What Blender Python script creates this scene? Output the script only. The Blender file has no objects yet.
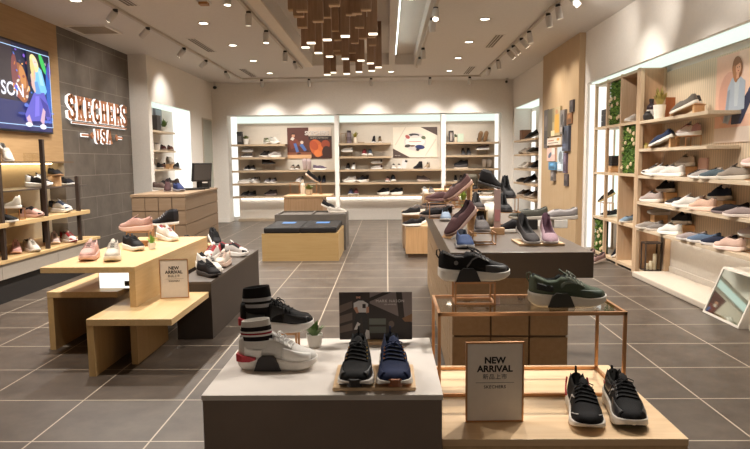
import bpy, math, random
import numpy as np
from mathutils import Matrix, Vector
random.seed(7)
SC = bpy.context.scene
COL = SC.collection
PI = math.pi

# ------------------------------------------------------------------ camera
F = 620.0; CAMH = 1.41; W, H = 750, 449
PITCH = math.atan(63 / F); YAW = math.atan(12.5 / F); ROLL = 0.0105
R3 = Matrix.Rotation(YAW, 3, 'Z') @ Matrix.Rotation(PI / 2 - PITCH, 3, 'X') @ Matrix.Rotation(-ROLL, 3, 'Z')
cam = bpy.data.cameras.new('camera')
camo = bpy.data.objects.new('camera', cam); COL.objects.link(camo)
cam.sensor_fit = 'HORIZONTAL'; cam.sensor_width = 36.0; cam.lens = 36.0 * F / W
cam.clip_start = 0.05; cam.clip_end = 100
camo.matrix_world = Matrix.Translation((0, 0, CAMH)) @ R3.to_4x4()
SC.camera = camo

# ------------------------------------------------------------------ world, exposure
wd = bpy.data.worlds.new('world'); SC.world = wd; wd.use_nodes = True
wd.node_tree.nodes['Background'].inputs[0].default_value = (1.0, 0.86, 0.72, 1)
wd.node_tree.nodes['Background'].inputs[1].default_value = 0.25
SC.view_settings.view_transform = 'Standard'
try: SC.view_settings.look = 'None'
except Exception: pass
SC.view_settings.gamma = 1.0
SC.view_settings.use_curve_mapping = False
SC.view_settings.exposure = 0.14
SC.cycles.use_denoising = True
SC.cycles.max_bounces = 7
SC.cycles.diffuse_bounces = 4
SC.cycles.glossy_bounces = 3
SC.cycles.transparent_max_bounces = 8
SC.cycles.sample_clamp_indirect = 6.0
SC.cycles.caustics_reflective = False
SC.cycles.caustics_refractive = False
WARM = (1.0, 0.94, 0.86)
P_DOWN = 62.0      # downlight watts
P_SPOT = 36.0      # track spot watts
P_TABLE = 50.0

# ------------------------------------------------------------------ pixel -> place on a known plane
CAMP = Vector((0, 0, CAMH))
def ray(x, y): return R3 @ Vector(((x - W / 2) / F, -(y - H / 2) / F, -1.0))
def atZ(x, y, z): d = ray(x, y); return CAMP + d * ((z - CAMH) / d.z)
def atX(x, y, X): d = ray(x, y); return CAMP + d * (X / d.x)
def atY(x, y, Y): d = ray(x, y); return CAMP + d * (Y / d.y)

# ------------------------------------------------------------------ materials
MC = {}
def srgb(r, g, b):
    f = lambda c: (c / 255 / 12.92) if c / 255 <= .04045 else ((c / 255 + .055) / 1.055) ** 2.4
    return (f(r), f(g), f(b), 1)
def base(name, col, rough=.5, metal=0.0, spec=.5):
    m = bpy.data.materials.new(name); m.use_nodes = True
    b = m.node_tree.nodes['Principled BSDF']
    b.inputs['Base Color'].default_value = col
    b.inputs['Roughness'].default_value = rough
    b.inputs['Metallic'].default_value = metal
    b.inputs['Specular IOR Level'].default_value = spec
    return m, m.node_tree, b
def noise_mix(nt, b, c1, c2, scale, stretch=(1, 1, 1), detail=4, lo=.35, hi=.65, dist=0.0):
    tc = nt.nodes.new('ShaderNodeTexCoord'); mp = nt.nodes.new('ShaderNodeMapping')
    mp.inputs['Scale'].default_value = stretch
    nz = nt.nodes.new('ShaderNodeTexNoise'); nz.inputs['Scale'].default_value = scale
    nz.inputs['Detail'].default_value = detail; nz.inputs['Distortion'].default_value = dist
    cr = nt.nodes.new('ShaderNodeValToRGB')
    cr.color_ramp.elements[0].position = lo; cr.color_ramp.elements[1].position = hi
    cr.color_ramp.elements[0].color = c1; cr.color_ramp.elements[1].color = c2
    nt.links.new(tc.outputs['Object'], mp.inputs['Vector']); nt.links.new(mp.outputs[0], nz.inputs['Vector'])
    nt.links.new(nz.outputs['Fac'], cr.inputs['Fac']); nt.links.new(cr.outputs['Color'], b.inputs['Base Color'])
    return tc, mp, nz, cr
def bump(nt, b, fac_out, strength=.2, dist=.01):
    bp = nt.nodes.new('ShaderNodeBump'); bp.inputs['Strength'].default_value = strength; bp.inputs['Distance'].default_value = dist
    nt.links.new(fac_out, bp.inputs['Height']); nt.links.new(bp.outputs[0], b.inputs['Normal'])
def plain(r, g, b, rough=.5, metal=0.0, spec=.5):
    k = ('p', r, g, b, rough, metal, spec)
    if k not in MC:
        c = srgb(r, g, b); d = tuple(x * .95 for x in c[:3]) + (1,)
        m, nt, bs = base('finish', c, rough, metal, spec)
        noise_mix(nt, bs, d, c, 35, detail=3, lo=.3, hi=.7); MC[k] = m
    return MC[k]
def fabric(r, g, b, rough=.75):
    k = ('f', r, g, b, rough)
    if k not in MC:
        c = srgb(r, g, b); q = .5 if max(r, g, b) < 75 else (.7 if max(r, g, b) < 140 else .85); c = tuple(x * q for x in c[:3]) + (1,); d = tuple(x * .72 for x in c[:3]) + (1,)
        m, nt, bs = base('shoe_fabric', c, rough, 0, .2)
        _, _, nz, _ = noise_mix(nt, bs, d, c, 260, detail=2)
        bump(nt, bs, nz.outputs['Fac'], .25, .002); MC[k] = m
    return MC[k]
def wood(r, g, b, axis='x', dark=.72, rough=.45, scale=3.0):
    k = ('w', r, g, b, axis, dark, rough, scale)
    if k not in MC:
        c = srgb(r, g, b); d = (c[0] * dark, c[1] * dark * .96, c[2] * dark * .9, 1)
        m, nt, bs = base('wood_' + axis, c, rough, 0, .4)
        st = {'x': (1, 14, 14), 'y': (14, 1, 14), 'z': (14, 14, 1)}[axis]
        _, _, nz, _ = noise_mix(nt, bs, d, c, scale, st, 5, .3, .7, .6)
        bump(nt, bs, nz.outputs['Fac'], .06, .003); MC[k] = m
    return MC[k]
def emit(r, g, b, s=1.0):
    k = ('e', r, g, b, s)
    if k not in MC:
        m, nt, bs = base('glow', (.02, .02, .02, 1), .5)
        bs.inputs['Emission Color'].default_value = srgb(r, g, b); bs.inputs['Emission Strength'].default_value = s; MC[k] = m
    return MC[k]
def metal(r, g, b, rough=.3): return plain(r, g, b, rough, .9)
def glass():
    if 'glass' not in MC:
        m = bpy.data.materials.new('clear_glass'); m.use_nodes = True; nt = m.node_tree; nt.nodes.clear()
        o = nt.nodes.new('ShaderNodeOutputMaterial'); mx = nt.nodes.new('ShaderNodeMixShader')
        t = nt.nodes.new('ShaderNodeBsdfTransparent'); t.inputs[0].default_value = (.93, .92, .88, 1)
        g = nt.nodes.new('ShaderNodeBsdfGlossy'); g.inputs['Roughness'].default_value = .03
        lw_ = nt.nodes.new('ShaderNodeLayerWeight'); fr = nt.nodes.new('ShaderNodeMath'); fr.operation = 'POWER'; fr.inputs[1].default_value = 4.0; nt.links.new(lw_.outputs['Facing'], fr.inputs[0])
        nt.links.new(fr.outputs[0], mx.inputs[0]); nt.links.new(t.outputs[0], mx.inputs[1]); nt.links.new(g.outputs[0], mx.inputs[2])
        nt.links.new(mx.outputs[0], o.inputs[0]); MC['glass'] = m
    return MC['glass']
def mirror():
    if 'mirror' not in MC: MC['mirror'] = base('mirror_silver', (.55, .6, .55, 1), .03, 1.0)[0]
    return MC['mirror']
def tiles(name, c1, c2, grout, bw, rh, mortar, plane, rough, offset=0.0, shift=(0, 0)):
    m, nt, bs = base(name, c1, rough, 0, .5)
    tc = nt.nodes.new('ShaderNodeTexCoord'); sp = nt.nodes.new('ShaderNodeSeparateXYZ'); cb = nt.nodes.new('ShaderNodeCombineXYZ')
    nt.links.new(tc.outputs['Object'], sp.inputs[0])
    for k, ax in enumerate(plane):
        ad = nt.nodes.new('ShaderNodeMath'); ad.operation = 'ADD'; ad.inputs[1].default_value = shift[k]
        nt.links.new(sp.outputs[ax], ad.inputs[0]); nt.links.new(ad.outputs[0], cb.inputs[k])
    br = nt.nodes.new('ShaderNodeTexBrick'); br.offset = offset; br.squash = 1.0
    br.inputs['Scale'].default_value = 1.0; br.inputs['Brick Width'].default_value = bw; br.inputs['Row Height'].default_value = rh
    br.inputs['Mortar Size'].default_value = mortar; br.inputs['Mortar Smooth'].default_value = .1; br.inputs['Bias'].default_value = 0
    nt.links.new(cb.outputs[0], br.inputs['Vector'])
    nz = nt.nodes.new('ShaderNodeTexNoise'); nz.inputs['Scale'].default_value = 4.0; nz.inputs['Detail'].default_value = 8; nz.inputs['Roughness'].default_value = .65
    nt.links.new(tc.outputs['Object'], nz.inputs['Vector'])
    cr = nt.nodes.new('ShaderNodeValToRGB'); cr.color_ramp.elements[0].position = .3; cr.color_ramp.elements[1].position = .72
    cr.color_ramp.elements[0].color = c1; cr.color_ramp.elements[1].color = c2
    nt.links.new(nz.outputs['Fac'], cr.inputs['Fac'])
    nt.links.new(cr.outputs[0], br.inputs['Color1']); nt.links.new(cr.outputs[0], br.inputs['Color2']); br.inputs['Mortar'].default_value = grout
    nt.links.new(br.outputs['Color'], bs.inputs['Base Color'])
    bump(nt, bs, nz.outputs['Fac'], .05, .01)
    return m
def stone(r, g, b, amt=.8, scale=5, rough=.6):
    k = ('s', r, g, b, amt, scale, rough)
    if k not in MC:
        c = srgb(r, g, b); d = tuple(x * amt for x in c[:3]) + (1,)
        m, nt, bs = base('stone', c, rough); noise_mix(nt, bs, d, c, scale, detail=8, lo=.3, hi=.68); MC[k] = m
    return MC[k]
def slat_wood(r, g, b, ax, period=.07):
    k = ('sw', r, g, b, ax)
    if k not in MC:
        c = srgb(r, g, b); d = tuple(x * .8 for x in c[:3]) + (1,)
        m, nt, bs = base('ribbed_wood', c, .5)
        tc = nt.nodes.new('ShaderNodeTexCoord'); wv = nt.nodes.new('ShaderNodeTexWave'); wv.wave_type = 'BANDS'; wv.bands_direction = ax
        wv.inputs['Scale'].default_value = 2 * PI / (20 * period); wv.inputs['Distortion'].default_value = .6; wv.inputs['Detail'].default_value = 2
        cr = nt.nodes.new('ShaderNodeValToRGB'); cr.color_ramp.elements[0].color = d; cr.color_ramp.elements[1].color = c
        nt.links.new(tc.outputs['Object'], wv.inputs[0]); nt.links.new(wv.outputs['Fac'], cr.inputs[0]); nt.links.new(cr.outputs[0], bs.inputs['Base Color']); MC[k] = m
    return MC[k]

# ------------------------------------------------------------------ mesh building
class MB:
    def __init__(s): s.v = []; s.f = []; s.m = []
    def add(s, vs, fs, mi=0):
        o = len(s.v); s.v += [tuple(p) for p in vs]
        for f in fs: s.f.append(tuple(i + o for i in f)); s.m.append(mi)
        return s
    def box(s, x0, x1, y0, y1, z0, z1, mi=0):
        return s.add([(x0, y0, z0), (x1, y0, z0), (x1, y1, z0), (x0, y1, z0), (x0, y0, z1), (x1, y0, z1), (x1, y1, z1), (x0, y1, z1)],
                     [(3, 2, 1, 0), (4, 5, 6, 7), (0, 1, 5, 4), (1, 2, 6, 5), (2, 3, 7, 6), (3, 0, 4, 7)], mi)
    def bar(s, a, b, r=.01, mi=0, n=8, r2=None):
        a = Vector(a); b = Vector(b); r2 = r if r2 is None else r2
        d = (b - a).normalized(); u = d.orthogonal().normalized(); w = d.cross(u)
        vs = []
        for p, q in ((a, r), (b, r2)):
            for k in range(n):
                t = 2 * PI * k / n; vs.append(p + (u * math.cos(t) + w * math.sin(t)) * q)
        fs = [(k, (k + 1) % n, n + (k + 1) % n, n + k) for k in range(n)] + [tuple(range(n))[::-1], tuple(range(n, 2 * n))]
        return s.add(vs, fs, mi)
    def tube(s, pts, r=.01, mi=0, n=6):
        pts = [Vector(p) for p in pts]; vs = []; fs = []
        u = None
        for i, p in enumerate(pts):
            d = (pts[min(i + 1, len(pts) - 1)] - pts[max(i - 1, 0)]).normalized()
            u = d.orthogonal().normalized() if u is None else (u - d * u.dot(d)).normalized()
            w = d.cross(u)
            for k in range(n):
                t = 2 * PI * k / n; vs.append(p + (u * math.cos(t) + w * math.sin(t)) * r)
        for i in range(len(pts) - 1):
            for k in range(n): fs.append((i * n + k, i * n + (k + 1) % n, (i + 1) * n + (k + 1) % n, (i + 1) * n + k))
        fs += [tuple(range(n))[::-1], tuple(range((len(pts) - 1) * n, len(pts) * n))]
        return s.add(vs, fs, mi)
    def lathe(s, prof, c=(0, 0, 0), n=20, mi=0, ell=1.0):
        vs = []; fs = []
        for r, z in prof:
            for k in range(n):
                t = 2 * PI * k / n; vs.append((c[0] + r * math.cos(t), c[1] + r * ell * math.sin(t), c[2] + z))
        for i in range(len(prof) - 1):
            for k in range(n): fs.append((i * n + k, i * n + (k + 1) % n, (i + 1) * n + (k + 1) % n, (i + 1) * n + k))
        fs += [tuple(range(n))[::-1], tuple(range((len(prof) - 1) * n, len(prof) * n))]
        return s.add(vs, fs, mi)
    def prism(s, pts, lift, mi=0):
        """closed outline of 3-D points pushed along the vector lift"""
        n = len(pts); L = Vector(lift); a = [Vector(p) for p in pts]
        return s.add(a + [p + L for p in a], [tuple(range(n))[::-1], tuple(range(n, 2 * n))] + [(k, (k + 1) % n, n + (k + 1) % n, n + k) for k in range(n)], mi)
    def mesh(s, name, smooth=False, fix=True):
        me = bpy.data.meshes.new(name); me.from_pydata(s.v, [], s.f); me.update()
        if fix:
            import bmesh
            bm = bmesh.new(); bm.from_mesh(me); bmesh.ops.recalc_face_normals(bm, faces=bm.faces); bm.to_mesh(me); bm.free()
        me.polygons.foreach_set('material_index', s.m)
        if smooth: me.polygons.foreach_set('use_smooth', [True] * len(me.polygons))
        me.update(); return me
def obj(name, mb, mats, parent=None, smooth=False, loc=None, bevel=0.0, angle=None):
    me = mb if isinstance(mb, bpy.types.Mesh) else mb.mesh(name, smooth)
    o = bpy.data.objects.new(name, me); COL.objects.link(o)
    mats = mats if isinstance(mats, (list, tuple)) else [mats]
    if len(me.materials) == 0:
        for m in mats: me.materials.append(m)
    if parent: o.parent = parent
    if loc is not None: o.location = loc
    if bevel:
        b = o.modifiers.new('bevel', 'BEVEL'); b.width = bevel; b.segments = 2; b.limit_method = 'ANGLE'; b.angle_limit = math.radians(40)
    return o
def tag(o, label, cat, group=None, kind=None):
    o['label'] = label; o['category'] = cat
    if group: o['group'] = group
    if kind: o['kind'] = kind
    return o
def thing(name, label, cat, loc=(0, 0, 0), rz=0.0, group=None, rot=None):
    o = bpy.data.objects.new(name, None); COL.objects.link(o)
    o.empty_display_size = .05; o.location = loc; o.rotation_euler = rot if rot else (0, 0, rz)
    return tag(o, label, cat, group)
def struct(name, mb, mats, label=None, cat=None):
    o = obj(name, mb, mats); o['kind'] = 'structure'
    o['label'] = label or ''; o['category'] = cat or name.split('_')[0]
    return o
_txt = {}
def text(s, size, bold=0.0, extrude=.0006, align='CENTER', space=1.0):
    k = (s, size, bold, extrude, align, space)
    if k not in _txt:
        cu = bpy.data.curves.new('lettering', 'FONT'); cu.body = s; cu.size = size; cu.offset = bold; cu.extrude = extrude
        cu.align_x = align; cu.align_y = 'CENTER'; cu.space_character = space; cu.resolution_u = 3
        t = bpy.data.objects.new('lettering', cu); COL.objects.link(t)
        dg = bpy.context.evaluated_depsgraph_get(); me = bpy.data.meshes.new_from_object(t.evaluated_get(dg))
        bpy.data.objects.remove(t); bpy.data.curves.remove(cu); me.name = 'lettering'; _txt[k] = me
    return _txt[k].copy()
def mb_of(me, M, mi=0, into=None):
    into = into or MB()
    into.add([M @ v.co for v in me.vertices], [tuple(p.vertices) for p in me.polygons], mi); return into

# ================================================================== THE ROOM
M_CEIL = plain(220, 216, 212, .85); M_WALL = plain(236, 230, 222, .8); M_WHITE = plain(240, 235, 228, .6)
M_TRIM = plain(225, 216, 204, .6)
M_OAK_Y = wood(176, 144, 104, 'y', .86, .5); M_OAK_Z = wood(176, 144, 104, 'z', .86, .5)
M_SHELF_X = wood(205, 178, 145, 'x', .75); M_SHELF_Y = wood(206, 188, 164, 'y', .86)
M_LED = emit(236, 251, 238, .98)
M_LEDW = emit(255, 255, 248, 1.15)
M_ADDED_STRIP = emit(255, 246, 232, 9)
M_FLOOR = tiles('floor_tiles', srgb(64, 54, 46), srgb(90, 79, 69), srgb(176, 162, 144), .611, .553, .0045, (0, 1), .42, 0, (0.001, .303))
M_SLATE = tiles('slate_tiles', srgb(86, 77, 69), srgb(107, 98, 89), srgb(140, 131, 120), .9, .32, .004, (1, 2), .6, .5, (.1, .03))
CZ = 3.27
struct('floor', MB().box(-4.7, 3.6, -2, 15.3, -.1, 0), M_FLOOR, 'grey stone tile floor of the shop', 'floor')
# ceiling with two raised trays
ce = MB()
TOP = 3.49; Y0, Y1 = 2.6, 12.25
ce.box(-4.7, -1.42, -2, 15.3, CZ, 3.7); ce.box(.53, 3.6, -2, 15.3, CZ, 3.7)
ce.box(-1.42, .53, Y1, 15.3, CZ, 3.7); ce.box(-1.42, .53, -2, Y0, CZ, 3.7)
ce.box(.055, .165, Y0, Y1, CZ, 3.7); ce.box(-1.42, .055, Y0, Y1, TOP, 3.7); ce.box(.165, .53, Y0, Y1, CZ + .2, 3.7)
struct('ceiling', ce, M_CEIL, 'beige ceiling with a long raised tray', 'ceiling')
struct('trim_1', MB().box(-1.575, -1.42, Y0 - .2, Y1 + .02, CZ - .025, CZ + .002), plain(232, 224, 212, .8), 'pale flat band along the left of the raised ceiling tray', 'ceiling trim')
# back wall and its wide recess
bw = MB()
bw.box(-4.7, -3.76, 14.7, 15.2, 0, CZ); bw.box(2.68, 3.6, 14.7, 15.2, 0, CZ); bw.box(-3.76, 2.68, 14.7, 15.2, 2.52, CZ); bw.box(-3.76, 2.68, 15.1, 15.2, 0, 2.52)
struct('wall_back', bw, M_WALL, 'beige back wall above and around the lit shelving', 'wall')
struct('wall_back.001', MB().box(-3.6, 2.58, 15.04, 15.1, .56, 2.34), plain(202, 192, 178, .7), 'pale panel behind the back wall shelves', 'wall')
struct('wall_back.002', MB().box(-3.6, 2.58, 15.04, 15.1, .0, .56), M_WHITE, 'white wall under the back wall shelves', 'wall')
st = thing('light_strip', 'white glowing frame of light around the wide back wall recess', 'light strip')
st['kind'] = 'structure'
obj('diffuser', MB().box(-3.755, -3.62, 15.07, 15.095, .1, 2.51), M_LEDW, st)
obj('diffuser', MB().box(-3.62, 2.6, 15.07, 15.095, 2.36, 2.51), M_LED, st)
obj('diffuser', MB().box(2.6, 2.675, 15.07, 15.095, .1, 2.51), M_LEDW, st)
struct('baseboard_back', MB().box(-4.1, -3.76, 14.68, 14.7, 0, .1).box(2.68, 2.95, 14.68, 14.7, 0, .1), M_WHITE, 'white baseboard along the back wall', 'baseboard')
for px_ in (-1.18, 1.335):
    struct('trim_2', MB().box(px_ - .05, px_ + .05, 14.72, 15.05, 0, 2.5), M_WHITE, 'white upright between bays of the back wall' + (' left of the middle bay' if px_ < 0 else ' right of the middle bay'), 'upright')
# left side
lw = MB()
lw.box(-4.85, -4.1, 10.75, 10.9, 0, CZ); lw.box(-4.85, -4.1, 13.05, 15.2, 0, CZ); lw.box(-4.85, -4.1, 10.9, 13.05, 2.5, CZ); lw.box(-4.85, -4.48, 10.9, 13.05, 0, 2.5)
struct('wall_left', lw, M_WALL, 'beige left wall beyond the stone panel', 'wall')
struct('wall_left.001', MB().box(-4.85, -4.42, 8.45, 10.75, 0, CZ), M_SLATE, 'grey stone tile wall carrying the shop sign', 'wall')
struct('wall_left.002', MB().box(-4.85, -4.42, -2, 8.45, 1.435, CZ), M_OAK_Y, 'honey wood panelled wall behind the screen', 'wall')
struct('wall_left.003', MB().box(-4.85, -4.64, -2, 8.45, 0, 1.435), plain(205, 188, 160, .7), 'pale lit wall under the wood panelling', 'wall')
obj_l = thing('light_strip', 'warm strip light under the wood panel of the left wall', 'light strip'); obj_l['kind'] = 'structure'
obj('diffuser', MB().box(-4.60, -4.56, 1.0, 8.4, 1.42, 1.434), emit(255, 226, 170, 9), obj_l)
nl = thing('light_strip', 'white glowing frame of light in the recess behind the cash counter', 'light strip'); nl['kind'] = 'structure'
obj('diffuser', MB().box(-4.47, -4.11, 13.025, 13.045, .1, 2.49), M_LEDW, nl)
obj('diffuser', MB().box(-4.47, -4.11, 10.91, 13.02, 2.475, 2.495), M_LED, nl)
# right side
rw = MB()
rw.box(2.95, 3.6, -2, 9.3, 2.52, CZ); rw.box(2.95, 3.6, 9.3, 12.2, 0, CZ); rw.box(2.95, 3.6, 14.55, 15.2, 0, CZ)
rw.box(2.95, 3.6, 12.2, 14.55, 2.6, CZ); rw.box(3.34, 3.6, 12.2, 14.55, 0, 2.6); rw.box(3.42, 3.6, -2, 9.3, 0, 2.52)
struct('wall_right', rw, M_WALL, 'beige right wall around the lit shelving recesses', 'wall')
struct('wall_right.001', MB().box(3.38, 3.42, -2, 9.29, .52, 2.44), slat_wood(222, 200, 172, 'Y', .045), 'vertically grained pale wood back panel of the right shelves', 'wall')
struct('wall_right.002', MB().box(3.38, 3.42, -2, 7.6, 0, .52), M_WHITE, 'white wall under the lowest right shelf', 'wall')
struct('wall_right.003', MB().box(2.86, 2.95, 9.43, 11.58, 0, CZ), wood(186, 159, 125, 'z', .92, .5, 2), 'tall honey wood panel carrying a picture collage', 'wall panel')
nr = thing('light_strip', 'mint white light strip along the top of the right shelf recess', 'light strip'); nr['kind'] = 'structure'
obj('diffuser', MB().box(3.0, 3.32, 0, 9.27, 2.5, 2.518), M_LED, nr)
nf = thing('light_strip', 'white light strips in the far right recess past the wood panel', 'light strip'); nf['kind'] = 'structure'
obj('diffuser', MB().box(3.32, 3.338, 14.1, 14.4, .1, 2.5), M_LEDW, nf)
obj('diffuser', MB().box(2.98, 3.33, 12.25, 14.5, 2.585, 2.598), M_LED, nf)
jl = thing('light_strip', 'white glowing strip on the far end wall of the right shelf recess', 'light strip'); jl['kind'] = 'structure'
obj('diffuser', MB().box(2.99, 3.36, 9.285, 9.298, .1, 2.49), M_LEDW, jl)
struct('baseboard_right', MB().box(3.365, 3.38, -2, 7.6, .06, .13), M_WHITE, 'white baseboard under the right shelves', 'baseboard')
cl = thing('light_strip', 'thin bright line of light along the ceiling tray edge', 'light strip'); cl['kind'] = 'structure'
obj('diffuser', MB().box(.165, .176, Y0, 11.1, CZ - .004, CZ + .02), emit(246, 255, 244, 6), cl)

# ------------------------------------------------------------------ ceiling fittings
M_TRK = plain(196, 188, 178, .6); M_HEAD = plain(206, 202, 198, .45); M_BLK = plain(30, 28, 27, .5)
M_BULB = emit(255, 240, 214, 9)
def lamp(name, kind, loc, watts, col, size=.1, target=None, angle=60, blend=.6):
    l = bpy.data.lights.new(name, kind); l.energy = watts; l.color = col
    o = bpy.data.objects.new(name, l); COL.objects.link(o); o.location = loc
    if kind == 'SPOT': l.spot_size = math.radians(angle); l.spot_blend = blend; l.shadow_soft_size = size
    if kind == 'AREA': l.shape = 'DISK'; l.size = size
    if target is not None: o.rotation_euler = (Vector(target) - Vector(loc)).to_track_quat('-Z', 'Y').to_euler()
    return o
ring = MB().lathe([(.075, 0), (.085, -.006), (.06, -.008), (.06, 0)], n=24).mesh('trim_ring', True)
disc = MB().lathe([(.0, -.002), (.06, -.003), (.06, 0.0)], n=24).mesh('diffuser')
ring.materials.append(M_HEAD); disc.materials.append(emit(255, 244, 222, 8))
DL = [(x, y) for x in (-2.43, 1.31) for y in (8.45, 10.03, 11.55, 13.15)] + [(-3.52, 7.2), (.1, 13.17), (.3, 7.35)]
DN = {(-2.43, 8.45): 'nearest of the row over the left half of the shop', (-2.43, 10.03): 'second of the row over the left half of the shop', (-2.43, 11.55): 'third of the row over the left half of the shop', (-2.43, 13.15): 'farthest of the row over the left half of the shop',
      (1.31, 8.45): 'nearest of the row over the right half of the shop', (1.31, 10.03): 'second of the row over the right half of the shop', (1.31, 11.55): 'third of the row over the right half of the shop', (1.31, 13.15): 'farthest of the row over the right half of the shop',
      (-3.52, 7.2): 'at the picture top above the screen', (.1, 13.17): 'beyond the hanging wooden blocks', (.3, 7.35): 'at the picture top right of the hanging blocks'}
for x, y in DL:
    t = thing('ceiling_downlight', 'round recessed downlight ' + DN[(x, y)], 'downlight', (x, y, CZ), group='recessed downlights')
    obj('trim_ring', ring, None, t); obj('diffuser', disc, None, t)
    lamp('downlight_lamp', 'SPOT', (x, y, CZ - .03), P_DOWN * 4, WARM, .06, (x, y, 0), 140, .9)
for x in (-2.43, 1.31):
    for y in (6.9, 5.3, 3.7):
        lamp('downlight_lamp', 'SPOT', (x, y, CZ - .03), P_DOWN * 4, WARM, .06, (x, y, 0), 140, .9)
def track(name_label, a, b):
    t = tag(obj('light_track', MB().box(min(a[0], b[0]) - .018, max(a[0], b[0]) + .018, min(a[1], b[1]) - .018, max(a[1], b[1]) + .018, CZ - .035, CZ + .001), M_TRK), name_label, 'light track')
track('pale ceiling light track over the left displays', (-3.2, 2), (-3.2, 13.83))
track('pale ceiling light track beside the left band of the tray', (-1.66, 2), (-1.66, 12.4))
track('dark ceiling light track right of the bright ceiling line', (.6, 2), (.6, 12.45))
track('pale ceiling light track over the right half of the shop', (2.04, 2), (2.04, 13.7))
track('thin ceiling light track across the back of the shop', (-3.15, 13.87), (2.06, 13.87))
m_col = MB().lathe([(.03, 0), (.03, -.035)], n=12).mesh('collar', True); m_col.materials.append(M_BLK)
m_hd = MB().lathe([(.036, .0), (.04, -.004), (.04, -.14), (.034, -.142)], n=16).mesh('lamp_head', True); m_hd.materials.append(M_HEAD)
m_on = MB().lathe([(0, -.143), (.033, -.1435), (.033, -.141)], n=16).mesh('bulb'); m_on.materials.append(M_BULB)
m_off = MB().lathe([(0, -.143), (.033, -.1435), (.033, -.141)], n=16).mesh('bulb'); m_off.materials.append(emit(255, 236, 205, .6))
def spot(x, y, lit, lab, aim, energy=None, yaw=0.0):
    t = thing('track_spotlight', lab, 'track light', (x, y, CZ - .034), group='track spotlights')
    obj('collar', m_col, None, t)
    d = (Vector(aim) - Vector((x, y, CZ - .08)))
    h = obj('lamp_head', m_hd, None, t, loc=(0, 0, -.03)); q = d.to_track_quat('-Z', 'Y').to_euler()
    h.rotation_euler = q
    obj('bulb', m_on if lit else m_off, None, h)
    if energy:
        p = Vector((x, y, CZ - .08)) + d.normalized() * .2
        lamp('spot_lamp', 'SPOT', p, energy, WARM, .04, aim, 80, .9)
tl = [(7.5, 1, 'nearest spotlight in view on the left track, glowing'), (8.5, 0, 'second spotlight on the left track, seen from the side'), (10.0, 1, 'third spotlight on the left track, tilted to the wall'), (11.2, 0, 'fourth spotlight on the left track'), (12.55, 1, 'farthest spotlight on the left track, glowing at the tip')]
for y, lit, l in tl: spot(-3.2, y, lit, l, (-4.3, y + .3, 2.1 if lit else 2.3) if y < 12 else (-2.7, 15, 1.0), P_SPOT * (1.2 if y < 12 else 2.2))
t2 = [(6.7, 1, 'glowing spotlight at the picture top on the inner left track'), (7.7, 0, 'dark-tipped spotlight left of the hanging blocks near the picture top'), (8.8, 1, 'glowing downward spotlight midway along the inner left track'), (10.4, 0, 'unlit spotlight near the far end of the inner left track'), (11.45, 0, 'last spotlight at the far end of the inner left track')]
for y, lit, l in t2: spot(-1.66, y, lit, l, (-1.75, y - .1, 0) if y < 11 else (-1.3, 15, 1.0), P_SPOT if lit else (P_SPOT * 2.2 if y > 11 else None))  # last head is unlit; its beam is added to light the back shelves
tc = [(6.45, 1, 'glowing spotlight at the picture top right of the ceiling line', (.9, 6.5, .5)), (7.65, 1, 'bright round spotlight facing the room beside the ceiling line', (.55, 7.2, 2.4)), (8.2, 0, 'unlit spotlight just beyond the bright round one', (.65, 9.2, 0)), (10.3, 0, 'spotlight second from the far end beside the ceiling line', (.75, 11.2, 0)), (11.2, 0, 'spotlight at the far end beside the ceiling line', (.3, 15, 1.0))]
for y, lit, l, aim in tc: spot(.6, y, lit, l, aim, P_SPOT if lit else (P_SPOT * 2.2 if y > 11 else None))  # far unlit head also gets an added beam towards the back wall
tr = [(7.1, 1, 'nearest pale spotlight on the right track'), (7.6, 0, 'second pale spotlight on the right track'), (8.05, 0, 'third pale spotlight on the right track'), (9.1, 0, 'black-collared spotlight midway along the right track'), (9.6, 1, 'first of three glowing spotlights on the right track'), (10.2, 1, 'second of three glowing spotlights on the right track'), (10.6, 1, 'third of three glowing spotlights on the right track'), (11.6, 0, 'unlit spotlight beyond the glowing three on the right track'), (12.55, 0, 'last spotlight at the far end of the right track')]
for y, lit, l in tr: spot(2.04, y, lit, l, (2.95, y + .1, 2.2) if lit else ((2.6, y - .1, 0) if y < 12 else (1.7, 15, 1.0)), P_SPOT if lit else P_SPOT * (.6 if y < 12 else 2.0))  # beam of the last, unlit head is added for the back shelves
for x, l in ((-2.75, 'leftmost spotlight on the rear track'), (-1.7, 'second spotlight from the left on the rear track'), (-.33, 'middle spotlight on the rear track'), (.96, 'fourth spotlight from the left on the rear track'), (1.83, 'rightmost spotlight on the rear track')):
    spot(x, 13.87, 0, l, (x, 14.8, 1.9), P_SPOT * 1.35)
# spots nearer than the frame, lighting the front tables and side walls
for a, b, e in (((-3.2, 6.9), (-4.2, 6.9, .6), 1), ((-3.2, 5.2), (-2.2, 5.0, .5), .7), ((-1.66, 5.6), (-1.9, 5.3, .5), .6), ((-1.66, 3.4), (-.4, 2.4, .6), 1.8), ((.6, 3.6), (.0, 2.3, .6), 1.5), ((.6, 5.2), (.9, 4.4, .9), .8),
                ((2.04, 3.4), (.8, 2.5, .5), 1.5), ((2.04, 4.2), (3.2, 4.6, 1.0), 1.1), ((2.04, 5.6), (3.25, 6.0, 1.2), 1.1), ((2.04, 6.8), (3.25, 7.2, 1.3), 1.1), ((2.04, 4.6), (2.97, 5.6, 2.9), .9), ((2.04, 6.0), (2.97, 7.2, 2.9), .9), ((2.04, 6.9), (2.97, 8.4, 2.9), .9), ((2.04, 6.2), (.9, 5.4, .9), .6), ((.6, 6.6), (.8, 7.0, .9), .6)):
    lamp('spot_lamp', 'SPOT', (a[0], a[1], CZ - .2), P_TABLE * e, WARM, .05, b, 64, .9)
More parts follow.
